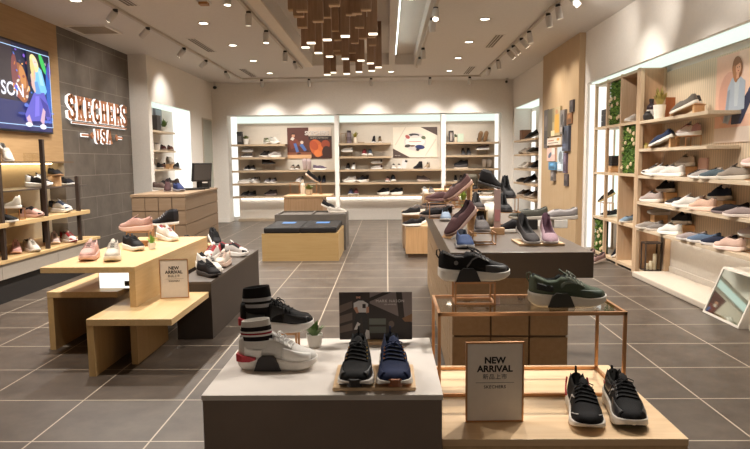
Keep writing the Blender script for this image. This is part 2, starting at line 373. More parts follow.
# vents and detectors
M_VENT = plain(120, 112, 104, .7)
for x, ya, yb, l in ((-2.92, 9.45, 10.6, 'second slot vent from the front left of the ceiling'), (-2.87, 12.5, 13.7, 'far slot vent left of the ceiling'), (1.7, 9.5, 10.55, 'near slot vent right of the ceiling'), (1.72, 12.6, 13.7, 'far slot vent right of the ceiling'), (-2.98, 6.3, 7.5, 'slot vent at the picture top left of the ceiling')):
    v = thing('slot_vent', l + ', dark and narrow', 'air vent', (x, (ya + yb) / 2, CZ), group='slot air vents'); hl = (yb - ya) / 2
    obj('frame', MB().box(-.08, -.06, -hl, hl, -.006, .002).box(.06, .08, -hl, hl, -.006, .002).box(-.06, .06, -hl, -hl + .02, -.006, .002).box(-.06, .06, hl - .02, hl, -.006, .002), M_CEIL, v)
    obj('slats', MB().box(-.06, -.03, -hl + .02, hl - .02, -.003, .002).box(-.015, .015, -hl + .02, hl - .02, -.003, .002).box(.03, .06, -hl + .02, hl - .02, -.003, .002), M_VENT, v)
v = thing('ceiling_air_unit', 'square white air conditioning grille by the stone wall top', 'air conditioner', (-4.03, 8.72, CZ))
obj('frame', MB().box(-.28, .28, -.28, -.25, -.02, .002).box(-.28, .28, .25, .28, -.02, .002).box(-.28, -.25, -.25, .25, -.02, .002).box(.25, .28, -.25, .25, -.02, .002), M_WHITE, v)
g_ = MB()
for k in range(12): g_.box(-.25, .25, -.245 + k * .0415, -.222 + k * .0415, -.014, .002)
obj('grille', g_, plain(170, 158, 140, .7), v)
v = thing('ceiling_sensor', 'small square brass-coloured fitting on the ceiling at the picture top', 'sensor', (-2.1, 7.35, CZ)); obj('plate', MB().box(-.07, .07, -.07, .07, -.012, .002), M_HEAD, v); obj('cap', MB().box(-.05, .05, -.05, .05, -.04, -.012), plain(168, 120, 66, .5), v)
v = thing('security_camera', 'small dark camera under the ceiling at the back left corner', 'camera', (-3.95, 14.45, CZ))
obj('bracket', MB().box(-.02, .02, -.02, .02, -.1, 0), M_HEAD, v); obj('body', MB().bar((0, .05, -.12), (.02, -.1, -.14), .035, n=12), M_BLK, v)
v = thing('security_camera', 'small dark camera under the ceiling at the back right corner', 'camera', (2.75, 14.45, CZ))
obj('bracket', MB().box(-.02, .02, -.02, .02, -.06, 0), M_HEAD, v); obj('body', MB().bar((0, .05, -.07), (-.02, -.06, -.09), .03, n=12), M_BLK, v)

# hanging wooden blocks: (pixel x, pixel y of the bottom end, width in pixels, lit)
PEND = [(293, 9.5, 9, 0), (302, 10.5, 11, 0), (298.8, 15.8, 10, 0), (302.5, 26.9, 9.5, 0), (318, 20.8, 10.5, 0), (325.6, 16.8, 10.3, 0), (334.4, 4.8, 11, 0), (335, 30.5, 7.5, 0), (339, 32, 7.3, 0),
        (327.3, 39.4, 8.5, 1), (311.2, 42.6, 8.3, 1), (338, 39.8, 7.4, 0), (305.6, 47, 7.8, 1), (318.4, 52.6, 7.4, 1), (329.6, 56.2, 7, 1), (345.3, 35.8, 9, 1), (373, 33.5, 9, 1), (345.3, 58.5, 7, 1), (361, 60.2, 7, 1),
        (370.5, 63, 6.7, 1), (378.5, 67, 6.5, 1), (327.3, 74.4, 6.4, 1), (346.7, 73.5, 6.4, 1), (359, 71.6, 6.5, 1), (333, 72.3, 6.3, 1), (371.7, 70.5, 6.4, 1), (366, 9.5, 10.3, 0), (357, 13, 10, 0), (351, 14.2, 10, 0), (359.5, 27, 9, 0),
        (354.8, 42.6, 7.4, 0), (362.8, 37.9, 7.6, 0), (371.5, 36.6, 7.8, 0), (372.6, 44.9, 7.2, 0), (352.5, 52.5, 6.7, 0), (336.8, 50.2, 6.7, 0), (338, 54.4, 6.6, 0), (353, 61, 6.5, 0)]
M_PEND = wood(172, 142, 118, 'z', .78, .5); M_PEND_END = wood(206, 176, 142, 'x', .85)
m_p = MB().box(-.05, .05, -.04, .04, 0, 1).mesh('wooden_block'); m_p.materials.append(M_PEND)
m_pe = MB().box(-.048, .048, -.038, .038, -.012, 0).mesh('end_cap'); m_pe.materials.append(M_PEND_END)
m_pl = MB().box(-.048, .048, -.038, .038, -.012, 0).mesh('lit_end'); m_pl.materials.append(emit(255, 240, 215, 2.0))
def pend(x, y, z, lit):
    t = thing('hanging_wood_block', 'brown wooden block hanging from the ceiling tray, its lower end glowing' if lit else 'brown wooden block hanging from the ceiling tray, its lower end unlit', 'pendant', (x, y, z), group='hanging blocks with lit ends' if lit else 'hanging blocks with plain ends')
    b = obj('wooden_block', m_p, None, t); b.scale = (1, 1, TOP + .002 - z)
    obj('lit_end' if lit else 'end_cap', m_pl if lit else m_pe, None, t)
taken = []
for x, y, w, lit in PEND:
    Y = .1 * 620 / w; p = atY(x, y, Y)
    for _ in range(40):                                    # keep blocks from running into each other
        hit = [q for q in taken if abs(q[0] - p.x) < .102 and abs(q[1] - p.y) < .083]
        if not hit: break
        Y += .05; p = atY(x, y, Y)
    taken.append((p.x, p.y)); pend(p.x, p.y, min(p.z, 3.45), lit)

# ================================================================== SHOES
def ks(x, pts):
    xs, ys = zip(*pts); return np.interp(x, xs, ys)
WID = [(-.5, .012), (-.488, .06), (-.46, .1), (-.39, .13), (-.2, .138), (-.05, .145), (.1, .165), (.22, .182), (.32, .18), (.4, .158), (.455, .12), (.485, .075), (.5, .014)]
KIND = {
 # sole top, sole bottom, upper top, rim half-width, opening, lacing zone
 'trainer': dict(zs=[(-.5, .185), (-.3, .16), (0, .14), (.25, .118), (.42, .13), (.5, .145)], zb=[(-.5, .075), (-.46, .03), (-.4, .006), (-.33, .0), (.2, .0), (.32, .012), (.42, .045), (.5, .09)],
    zt=[(-.5, .33), (-.485, .4), (-.45, .425), (-.38, .395), (-.27, .345), (-.15, .35), (-.06, .42), (.02, .405), (.12, .35), (.24, .28), (.34, .24), (.42, .222), (.47, .2), (.5, .16)], r=.075, op=(-.455, -.055), lace=(.0, .2), flare=.014, tongue=1),
 'slip': dict(zs=[(-.5, .1), (-.3, .085), (0, .07), (.25, .06), (.42, .07), (.5, .085)], zb=[(-.5, .02), (-.42, .002), (-.1, .0), (.28, .0), (.4, .012), (.5, .045)],
    zt=[(-.5, .24), (-.485, .3), (-.45, .315), (-.38, .28), (-.27, .235), (-.12, .225), (.0, .25), (.06, .265), (.14, .245), (.25, .195), (.34, .165), (.42, .145), (.47, .125), (.5, .095)], r=.09, op=(-.455, .05), lace=None, flare=.01, tongue=0),
 'flat': dict(zs=[(-.5, .09), (-.3, .07), (0, .055), (.25, .05), (.42, .055), (.5, .07)], zb=[(-.5, .015), (-.42, .002), (-.1, .0), (.28, .0), (.4, .01), (.5, .035)],
    zt=[(-.5, .3), (-.485, .4), (-.45, .43), (-.38, .33), (-.27, .22), (-.12, .175), (.05, .16), (.13, .175), (.22, .165), (.32, .145), (.42, .125), (.47, .105), (.5, .08)], r=.1, op=(-.455, .13), lace=None, flare=.008, tongue=0),
 'boot': dict(zs=[(-.5, .1), (-.3, .09), (0, .075), (.25, .065), (.42, .075), (.5, .09)], zb=[(-.5, .02), (-.42, .0), (-.1, .0), (.28, .0), (.4, .012), (.5, .045)],
    zt=[(-.5, .4), (-.485, .5), (-.45, .54), (-.36, .54), (-.27, .53), (-.15, .53), (-.09, .5), (.0, .4), (.1, .3), (.22, .23), (.34, .19), (.42, .17), (.47, .15), (.5, .1)], r=.085, op=(-.44, -.12), lace=(.0, .18), flare=.01, tongue=0),
}
for _n in ('trainer',):
    d = dict(KIND[_n]); d['zs'] = [(a, b * .72) for a, b in d['zs']]; d['zt'] = [(a, b - .045 if a < .4 else b - .03) for a, b in d['zt']]; KIND['runner'] = d
def frame_at(K, x):
    return float(ks(x, WID)), float(ks(x, K['zs'])), float(ks(x, K['zt'])), float(ks(x, K['zb']))
def shoe_parts(kind, n):
    """returns {part: (MB, smooth)} for a shoe one unit long, toe along +x"""
    K = KIND[kind]; xs = -.5 * np.cos(np.linspace(0, PI, n))
    ns, nt = (5, 8) if n > 16 else ((4, 6) if n > 12 else (3, 4))
    up = MB(); rows = []; opn = []
    for x in xs:
        w, zs, zt, zb = frame_at(K, x); w *= .97; cy = .02 * math.sin(PI * min(max((x + .5), 0), 1))
        o = K['op'][0] < x < K['op'][1]; opn.append(o); row = []
        r = min(K['r'], w * .72); z0 = zs - .012
        if o:
            sd = [(w * (1 - t) ** .8 * .0 + (w + (r - w) * t ** 1.6 + .012 * math.sin(PI * t) * (1 - t)), z0 + (zt - z0) * t ** .9) for t in np.linspace(0, 1, ns + 1)]
            tp = []
            for u in np.linspace(0, 1, nt + 1)[1:-1]:
                e = min(1, 3.2 * min(u, 1 - u)); tp.append((r * .9 * (1 - 2 * u), zt - (zt - zs - .03) * e ** .7))
        else:
            th = np.linspace(0, math.radians(56), ns + 1)
            f = lambda a: (w * abs(math.cos(a)) ** .75 * (1 if math.cos(a) > 0 else -1), z0 + (zt - z0) * math.sin(a) ** .72)
            sd = [f(a) for a in th]; tp = [f(a) for a in np.linspace(math.radians(56), math.radians(124), nt + 1)[1:-1]]
        row = [(y, z) for y, z in sd] + tp + [(-y, z) for y, z in reversed(sd)]
        rows.append([(x, y + cy, z) for y, z in row])
    m = len(rows[0]); vs = [p for r_ in rows for p in r_]; fs = []; ms = []
    for i in range(len(rows) - 1):
        xm = (xs[i] + xs[i + 1]) / 2
        for j in range(m - 1):
            side = j < ns or j >= ns + nt; mi = 0
            if not side and (opn[i] or opn[i + 1]): mi = 1
            elif side and (opn[i] or xm < -.4) and xm < -.3: mi = 2
            elif kind in ('trainer', 'runner', 'boot'):
                jj = j if j < ns else m - 2 - j
                if not side and -.06 < xm < .2: mi = 1 if nt > 4 and ns + 2 <= j < ns + nt - 2 else 2
                elif xm > .38 and jj < ns // 2 + 1: mi = 2
                elif side and jj == ns - 1 and -.1 < xm < .22: mi = 2
            fs.append((i * m + j, i * m + j + 1, (i + 1) * m + j + 1, (i + 1) * m + j)); ms.append(mi)
        fs.append((i * m + m - 1, i * m, (i + 1) * m, (i + 1) * m + m - 1)); ms.append(0)
    fs += [tuple(range(m))[::-1], tuple(range((len(rows) - 1) * m, len(rows) * m))]; ms += [2, 2 if kind != 'slip' else 0]
    up.v, up.f, up.m = vs, fs, ms
    out = {'upper': up}
    so = MB(); rows = []
    for x in xs:
        w, zs, zt, zb = frame_at(K, x); w = w * 1.03 + K['flare'] * min(1, w / .05); cy = .02 * math.sin(PI * (x + .5)); h = zs + .006 - zb; xx = x * 1.02
        rows.append([(xx, cy + y * w, zb + z * h) for y, z in ((-.86, 0), (-.97, .1), (-1.01, .3), (-.95, .52), (-.985, .78), (-.95, 1), (0, 1.02), (.95, 1), (.985, .78), (.95, .52), (1.01, .3), (.97, .1), (.86, 0))])
    m = 13
    for i in range(len(rows) - 1):
        for j in range(m):
            a, b = j, (j + 1) % m
            so.f.append((i * m + a, i * m + b, (i + 1) * m + b, (i + 1) * m + a)); so.m.append(1 if j in (11, 12, 0) else 0)
    so.v = [p for r_ in rows for p in r_]
    so.f += [tuple(range(m))[::-1], tuple(range((len(rows) - 1) * m, len(rows) * m))]; so.m += [0, 0]
    out['sole'] = so
    if K['tongue'] and n > 12:
        tg = MB(); P = []
        for x, dz, hw in ((.05, -.01, .05), (.0, .012, .052), (-.05, .03, .052), (-.085, .055, .046), (-.1, .062, .03)):
            zt = float(ks(min(max(x, -.055), .3), K['zt'])); P.append([(x, .02 + y * hw, zt + dz - .018 * y * y + t) for t in (0, -.016) for y in (-1, -.5, 0, .5, 1)][:5] + [(x + .012, .02 + y * hw, zt + dz - .018 * y * y - .016) for y in (1, .5, 0, -.5, -1)])
        for i in range(len(P) - 1):
            for j in range(10): tg.f.append((i * 10 + j, i * 10 + (j + 1) % 10, (i + 1) * 10 + (j + 1) % 10, (i + 1) * 10 + j)); tg.m.append(0)
        tg.v = [p for r_ in P for p in r_]; tg.f += [tuple(range(10))[::-1], tuple(range(40, 50))]; tg.m += [0, 0]
        out['tongue'] = tg
    if K['lace'] and n > 12:
        lc = MB(); q = 5 if n > 16 else 4
        def top(x, a, off=.006):
            w, zs, zt, zb = frame_at(K, x); w *= .97; z0 = zs - .012; a = math.radians(a)
            return (x, .02 * math.sin(PI * (x + .5)) + w * abs(math.cos(a)) ** .75 * (1 if math.cos(a) > 0 else -1), z0 + (zt - z0) * math.sin(a) ** .72 + off)
        for i in range(q):
            x = K['lace'][0] + (K['lace'][1] - K['lace'][0]) * i / (q - 1)
            lc.tube([top(x + .012 * math.sin(k), a) for k, a in enumerate((48, 62, 76, 90, 104, 118, 132))], .0085, n=5)
        if n > 16:
            x = K['lace'][0]; t0 = Vector(top(x, 90, .014))
            for sgn in (-1, 1):
                lc.tube([t0, t0 + Vector((.01, sgn * .04, .03)), t0 + Vector((.03, sgn * .095, .012)), t0 + Vector((.05, sgn * .085, -.012)), t0 + Vector((.025, sgn * .035, .004)), t0], .0065, n=5)
                lc.tube([t0, t0 + Vector((.04, sgn * .03, .012)), t0 + Vector((.085, sgn * .07, -.02)), t0 + Vector((.1, sgn * .1, -.055))], .0065, n=5)
        out['laces'] = lc
    if kind in ('trainer', 'runner') and n > 16:
        out['heel_tab'] = MB().tube([(-.485, 0, .3), (-.53, 0, .37), (-.525, 0, .43), (-.49, 0, .44), (-.46, 0, .36)], .011, n=6)
    return out
SM = {}
NSLOT = {'upper': 3, 'sole': 2}
def shoe_mesh(kind, n):
    if (kind, n) not in SM:
        d = {}
        for k, mb in shoe_parts(kind, n).items():
            me = mb.mesh(k, True)
            for _ in range(NSLOT.get(k, 1)): me.materials.append(None)
            d[k] = me
        SM[(kind, n)] = d
    return SM[(kind, n)]
def put(name, me, mats, parent):
    o = bpy.data.objects.new(name, me); COL.objects.link(o); o.parent = parent
    for i, m in enumerate(mats):
        o.material_slots[i].link = 'OBJECT'; o.material_slots[i].material = m
    return o
NAMES = {'trainer': 'trainer', 'runner': 'running_shoe', 'slip': 'slip_on_shoe', 'flat': 'flat_shoe', 'boot': 'ankle_boot'}
BLACK, WHITE, CREAM, GREY, LGREY, NAVY, BLUE = (34, 32, 33), (236, 231, 224), (224, 212, 196), (118, 112, 106), (182, 176, 168), (40, 50, 80), (92, 116, 142)
PINK, MAUVE, BROWN, OLIVE, TAN, RED, DGREY, MAROON, PEACH, TEAL = (222, 178, 168), (168, 138, 140), (92, 66, 54), (84, 88, 66), (190, 158, 124), (160, 36, 42), (62, 60, 60), (104, 62, 62), (232, 190, 168), (84, 104, 112)
SHOES = []
def settle(rounds=30):
    """nudge neighbouring shoes on one surface apart until they no longer run into each other"""
    def corners(s):
        c, a = s[0].matrix_world.translation, math.radians(s[1]); u = Vector((math.cos(a), math.sin(a))); v = Vector((-u.y, u.x))
        return Vector((c.x, c.y)), u, v
    for _ in range(rounds):
        moved = False
        for i, A in enumerate(SHOES):
            for B in SHOES[i + 1:]:
                if abs(A[4] - B[4]) > .09: continue
                ca, ua, va = corners(A); cb, ub, vb = corners(B); d = cb - ca
                if d.length > A[2] + B[2] + .05: continue
                best = None
                for n in (ua, va, ub, vb):
                    ra = A[2] * abs(ua.dot(n)) + A[3] * abs(va.dot(n)); rb = B[2] * abs(ub.dot(n)) + B[3] * abs(vb.dot(n)); g = ra + rb - abs(d.dot(n))
                    if g <= 0: best = None; break
                    m = n * (1 if d.dot(n) >= 0 else -1)
                    if A[5] == 'x': k = abs(m.x)
                    elif A[5] == 'y': k = abs(m.y)
                    else: k = 1.0
                    if k < .15: continue
                    mv = Vector((math.copysign(g / k, m.x), 0)) if A[5] == 'x' else (Vector((0, math.copysign(g / k, m.y))) if A[5] == 'y' else m * g)
                    if best is None or mv.length < best.length: best = mv
                if best is not None and best.length > .001:
                    moved = True; st = best * min(.5, .03 / best.length) if best.length > .06 else best * .5
                    for S_, sg_ in ((A, -1), (B, 1)): S_[0].matrix_world.translation = S_[0].matrix_world.translation + Vector((st.x * sg_, st.y * sg_, 0))
        if not moved: break
def shoe(kind, loc, yaw, label, up=BLACK, sole=WHITE, over=None, lin=None, lace=None, out=None, L=.29, pitch=0.0, n=11, group=None, lift=0.0, roll=0.0, ax='xy'):
    """yaw: direction of the toe in degrees (0 = right, -90 = to the viewer); pitch > 0 lifts the heel"""
    L *= 1.05; over = over or up; lin = lin or tuple(int(c * .55) for c in up); lace = lace or over; out = out or sole
    ms = shoe_mesh(kind, n)
    e = thing(NAMES[kind], label, 'shoe', group=group)
    M = Matrix.Rotation(math.radians(yaw), 4, 'Z') @ Matrix.Rotation(math.radians(pitch), 4, 'Y') @ Matrix.Rotation(math.radians(roll), 4, 'X')
    zq = {9: 1.32, 11: 1.15, 13: 1.16, 15: 1.08}.get(n, 1.0) * (1.0 if kind != 'boot' else .92); SQ = Matrix.Diagonal((L, L, L * zq, 1)); zmin = min((M @ (SQ @ v.co)).z for v in ms['sole'].vertices)
    e.matrix_world = Matrix.Translation(Vector(loc) + Vector((0, 0, -zmin + lift + .0006))) @ M @ SQ
    put('upper', ms['upper'], [fabric(*up), fabric(*lin), fabric(*over)], e)
    put('sole', ms['sole'], [plain(*sole, .55), plain(*out, .6)], e)
    if 'tongue' in ms: put('tongue', ms['tongue'], [fabric(*up)], e)
    if 'laces' in ms: put('laces', ms['laces'], [fabric(*lace)], e)
    if 'heel_tab' in ms and 'sock' not in label: put('heel_tab', ms['heel_tab'], [fabric(*over)], e)
    SHOES.append([e, yaw, L * .48 * math.cos(math.radians(pitch)) + abs(math.sin(math.radians(pitch))) * L * .1, L * .178, loc[2] + lift, ax])
    return e
BRASS = metal(206, 158, 116, .35); WIRE = metal(170, 140, 110, .35)
def riser(label, loc, sx, sy, h, yaw=0.0, r=.004, mat=None):
    """open wire stand: two rectangular hoops joined by rails"""
    t = thing('wire_riser', label, 'shoe stand', loc, math.radians(yaw)); m = MB(); x, y = sx / 2, sy / 2
    for s in (-1, 1):
        for q in (-1, 1): m.box(s * x - r, s * x + r, q * y - r, q * y + r, 0, h)
        m.box(s * x - r, s * x + r, -y, y, 0, 2 * r); m.box(s * x - r, s * x + r, -y, y, h - 2 * r, h)
    for q in (-1, 1): m.box(-x, x, q * y - r, q * y + r, h - 2 * r, h); m.box(-x, x, q * y - r, q * y + r, 0, 2 * r)
    obj('frame', m, mat or BRASS, t)
    return t
M_BLOCK = wood(222, 180, 134, 'x', .82)
def block(label, loc, sx, sy, h, yaw=0.0, mat=None, name='wood_block', cat='shoe stand'):
    t = obj(name, MB().box(-sx / 2, sx / 2, -sy / 2, sy / 2, 0, h), mat or M_BLOCK, loc=loc, bevel=.003); t.rotation_euler.z = math.radians(yaw)
    return tag(t, label, cat)
def wedge(label, loc, yaw, pitch, L=.26, w=.11):
    """sloped wooden stand that carries a tilted shoe, low at the toe"""
    h = L * math.tan(math.radians(pitch))
    t = thing('sloped_stand', label, 'shoe stand', loc, math.radians(yaw))
    obj('top_board', MB().prism([(L / 2, -w / 2, 0), (L / 2, -w / 2, .008), (-L / 2, -w / 2, h + .008), (-L / 2, -w / 2, h)], (0, w, 0)), M_BLOCK, t)
    obj('prop', MB().box(-L / 2 + .01, -L / 2 + .03, -w / 2 + .01, w / 2 - .01, 0, max(.004, h - .01)), M_BLOCK, t)
    return t
def potted(label, loc, pr=.035, ph=.06, lh=.08, nleaf=22, pot=(232, 228, 220), leaf=(96, 140, 62), spread=.05, wide=.008):
    t = thing('potted_plant', label, 'plant', loc)
    obj('pot', MB().lathe([(pr * .78, 0), (pr, ph), (pr * .9, ph), (pr * .88, ph - .008), (0, ph - .008)], n=18), plain(*pot, .5), t, smooth=False)
    m = MB(); rnd = random.Random(label)
    for k in range(nleaf):
        a = rnd.uniform(0, 2 * PI); q = rnd.uniform(.15, 1); hh = lh * rnd.uniform(.55, 1.0) * (1.1 - .5 * q); b = Vector((math.cos(a) * pr * .4 * q, math.sin(a) * pr * .4 * q, ph - .008)); tip = b + Vector((math.cos(a) * spread * q, math.sin(a) * spread * q, hh))
        mid = (b + tip) / 2 + Vector((0, 0, hh * .18)); sd = Vector((-math.sin(a), math.cos(a), 0)) * wide
        m.add([b - sd * .4, b + sd * .4, mid + sd, tip, mid - sd, mid + Vector((0, 0, -.002))], [(0, 1, 2, 4), (4, 2, 3), (0, 4, 5), (1, 5, 2)])
    obj('leaves', m, plain(*leaf, .55), t)
    return t
def bottle(label, loc, r=.03, h=.2, col=(44, 38, 40), neck=True, cap=(30, 28, 28), band=None):
    t = thing('bottle', label, 'bottle', loc)
    obj('body', MB().lathe([(r, 0), (r, h * .62), (r * .9, h * .68), (r * .45, h * .78), (r * .42, h * .86), (0, h * .86)] if neck else [(r, 0), (r, h * .84), (0, h * .84)], n=16), plain(*col, .3), t, smooth=False)
    obj('cap', MB().lathe([(r * (.5 if neck else .8), h * .86 if neck else h * .84), (r * (.5 if neck else .8), h), (0, h)], n=14), plain(*cap, .4), t)
    if band: obj('label_band', MB().lathe([(r * 1.02, h * .2), (r * 1.02, h * .5)], n=16), plain(*band, .6), t)
    return t
def flat_art(layers, w, h, org, ux, uz, nrm, step=.0006):
    """printed picture: coloured shapes given in 0..1 of its width and height, one mesh"""
    m = MB(); mats = []
    org = Vector(org); ux = Vector(ux) * w; uz = Vector(uz) * h; nrm = Vector(nrm)
    for i, (mat, sh) in enumerate(layers):
        if mat not in mats: mats.append(mat)
        if sh[0] == 'e':
            _, cx, cy, rx, ry, a = sh; pts = []
            for k in range(18):
                t = 2 * PI * k / 18; px = rx * math.cos(t); py = ry * math.sin(t); pts.append((cx + px * math.cos(a) - py * math.sin(a), cy + px * math.sin(a) + py * math.cos(a)))
        else: pts = sh
        P = [org + ux * min(max(x, 0), 1) + uz * min(max(y, 0), 1) + nrm * (step * (i + 1)) for x, y in pts]
        m.add(P, [tuple(range(len(P)))], mats.index(mat))
    return m, mats
def rect(x0, y0, x1, y1): return [(x0, y0), (x1, y0), (x1, y1), (x0, y1)]

# ================================================================== FRONT TABLES
M_MAPLE_X = wood(208, 177, 130, 'x', .88, .38); M_MAPLE_Y = wood(208, 177, 130, 'y', .88, .38); M_MAPLE_Z = wood(200, 168, 118, 'z', .88, .42)
M_TAN_X = wood(232, 200, 160, 'x', .9, .4); M_TAN_Z = wood(206, 172, 132, 'z', .88, .45)
M_CONC = stone(222, 213, 204, .84, 4); M_CONCD = stone(136, 120, 108, .8, 3, .7)
COPPER = metal(206, 156, 112, .32)
# grey stone table in front
t = thing('display_table', 'grey stone-topped display table in front with sock trainers and a framed card', 'table', (-.2175, 2.26, 0))
obj('tabletop', MB().box(-.3925, .3925, -.325, .325, .642, .66), M_CONC, t, bevel=.002)
obj('body', MB().box(-.389, .389, -.321, .321, 0, .6418), M_CONCD, t)
# low wooden plinth beside it
pl = thing('display_plinth', 'low pale wooden plinth at the front right under the glass table', 'plinth', (.604, 2.44, 0))
obj('top', MB().box(-.421, .421, -.385, .39, .43, .455), M_TAN_X, pl, bevel=.002)
obj('body', MB().box(-.419, .419, -.383, .388, 0, .4298), M_TAN_Z, pl)
# glass topped copper frame
PZ = .4556
ft = thing('glass_table', 'copper framed table with a clear glass top on the low plinth', 'table', (.575, 2.6, PZ))
TZ = .802 - PZ; xl, xr, yf, yb = -.37, .372, -.155, .17; r = .006
for x in (xl, xr):
    for y in (yf, yb): obj('leg', MB().box(x - r, x + r, y - r, y + r, 0, TZ), COPPER, ft)
obj('top_frame', MB().box(xl, xr, yf - r, yf + r, TZ - .012, TZ + .002).box(xl, xr, yb - r, yb + r, TZ - .012, TZ + .002).box(xl - r, xl + r, yf - r, yb + r, TZ - .012, TZ + .002).box(xr - r, xr + r, yf - r, yb + r, TZ - .012, TZ + .002), COPPER, ft)
for q_ in (yf, yb): obj('rail', MB().box(xl, xr, q_ - r, q_ + r, 0, .013), COPPER, ft)
for q_ in (xl, xr): obj('rail', MB().box(q_ - r, q_ + r, yf, yb, 0, .013), COPPER, ft)
obj('glass_top', MB().box(xl + r, xr - r, yf + r, yb - r, TZ - .006, TZ), glass(), ft)
GT = .8025
def sign(label, loc, yaw, w=.212, h=.3):
    s = thing('sign_holder', label, 'sign', loc, math.radians(yaw))
    b = .006
    obj('frame', MB().box(-w / 2, w / 2, -.006, .006, 0, b).box(-w / 2, w / 2, -.006, .006, h - b, h).box(-w / 2, -w / 2 + b, -.006, .006, b, h - b).box(w / 2 - b, w / 2, -.006, .006, b, h - b), COPPER, s)
    obj('card', MB().box(-w / 2 + b, w / 2 - b, -.003, .003, b, h - b), plain(228, 218, 206, .5), s)
    obj('foot', MB().box(-w / 2 + .01, w / 2 - .01, .006, .05, 0, .004), COPPER, s)
    ink = plain(34, 30, 32, .7); red = plain(70, 62, 62, .7)
    R = Matrix.Rotation(PI / 2, 4, 'X')
    def line(txt, size, z, bold, mat=ink, sp=1.0):
        me = text(txt, size, bold, .0003, space=sp); M = Matrix.Translation((0, -.0036, z)) @ R
        o = obj('lettering', mb_of(me, M), mat, s); return o
    line('NEW', .033, h * .77, .0012); line('ARRIVAL', .033, h * .665, .0012)
    line('新品上市', .022, h * .565, 0, ink, 1.05); line('SKECHERS', .0165, h * .44, .0001, ink, 1.08)
    obj('rule', MB().box(-w * .33, w * .33, -.0038, -.0032, h * .493, h * .497), red, s)
    return s
sign('copper framed NEW ARRIVAL sign on the low plinth at the front', (.386, 2.2, PZ), 1.5)
# card and board on the grey table
TT = .6606
bd = block('thin pale wooden board under the black and blue pair', (-.048, 2.085, TT), .275, .235, .012, mat=M_TAN_X, name='display_board', cat='board')
cd = thing('picture_card', 'dark framed photo card of a man on steps behind the front pair', 'picture', (-.052, 2.52, TT))
cw, ch = .302, .2
obj('foot', MB().box(-.05, .05, -.035, .02, 0, .012), M_TAN_X, cd)
bo = obj('card_board', MB().box(-cw / 2, cw / 2, 0, .006, .012, ch + .012), plain(46, 34, 30, .5), cd)
D1, D2, D3, D4 = plain(38, 28, 26, .5), plain(96, 80, 72, .5), plain(150, 140, 140, .5), plain(112, 104, 96, .5)
PALE = plain(198, 194, 194, .5); SKIN = plain(176, 128, 104, .5); TROU = plain(30, 27, 27, .5)
lay = [(plain(120, 108, 106, .5), [(.42, 1), (1, 1), (1, .35), (.8, .45), (.42, .75)]), (D1, [(.38, .78), (.72, 1), (.6, 1), (.35, .84)]), (D1, [(.78, 1), (.86, 1), (.9, .4), (.82, .4)]), (D1, [(.4, .78), (1, .36), (1, 0), (.4, 0)]),
       (D2, [(0, .72), (.18, .82), (.18, .68), (0, .56)]), (D2, [(0, .5), (.18, .58), (.18, .42), (0, .34)]), (D2, [(0, .28), (.18, .36), (.18, .2), (0, .14)]),
       (plain(96, 100, 92, .5), rect(.41, .32, .64, .45)), (plain(80, 84, 78, .5), rect(.41, .14, .64, .28)), (D2, ('e', .715, .33, .04, .07, 0)), (plain(128, 92, 60, .5), [(.86, .45), (1, .55), (1, .38), (.9, .38)]),
       (TROU, [(.25, .62), (.38, .62), (.4, .22), (.33, .22), (.31, .5), (.26, .38), (.22, .3), (.2, .36)]), (PALE, [(.2, .78), (.27, .83), (.33, .83), (.4, .76), (.38, .58), (.26, .58), (.25, .7), (.2, .66)]), (D1, rect(.32, .67, .365, .76)),
       (SKIN, [(.195, .68), (.245, .7), (.27, .58), (.24, .56)]), (SKIN, [(.375, .7), (.41, .7), (.41, .58), (.37, .56)]), (SKIN, ('e', .265, .9, .03, .05, 0)), (D1, ('e', .265, .945, .034, .03, 0)), (D1, ('e', .265, .862, .022, .02, 0)),
       (PALE, [(.2, .22), (.25, .38), (.29, .34), (.24, .22)]), (PALE, [(.33, .02), (.37, .22), (.41, .2), (.42, .02)])]
am, amats = flat_art(lay, cw, ch, (-cw / 2, 0, .012), (1, 0, 0), (0, 0, 1), (0, -1, 0), .0003)
obj('printed_photo', am, amats, bo)
LW = plain(214, 208, 204, .5); RX = Matrix.Rotation(PI / 2, 4, 'X')
obj('lettering', mb_of(text('MARK NASON', .0165, .0, .0002, space=1.15), Matrix.Translation((.06, -.0075, .176)) @ RX), LW, bo)
obj('lettering', mb_of(text('LOS ANGELES', .0075, .0, .0002, space=1.1), Matrix.Translation((.06, -.0075, .162)) @ RX), LW, bo)
potted('small green succulent in a white pot on the grey front table', (-.302, 2.47, TT), .034, .052, .072, 46, spread=.045, wide=.009, leaf=(104, 128, 78))

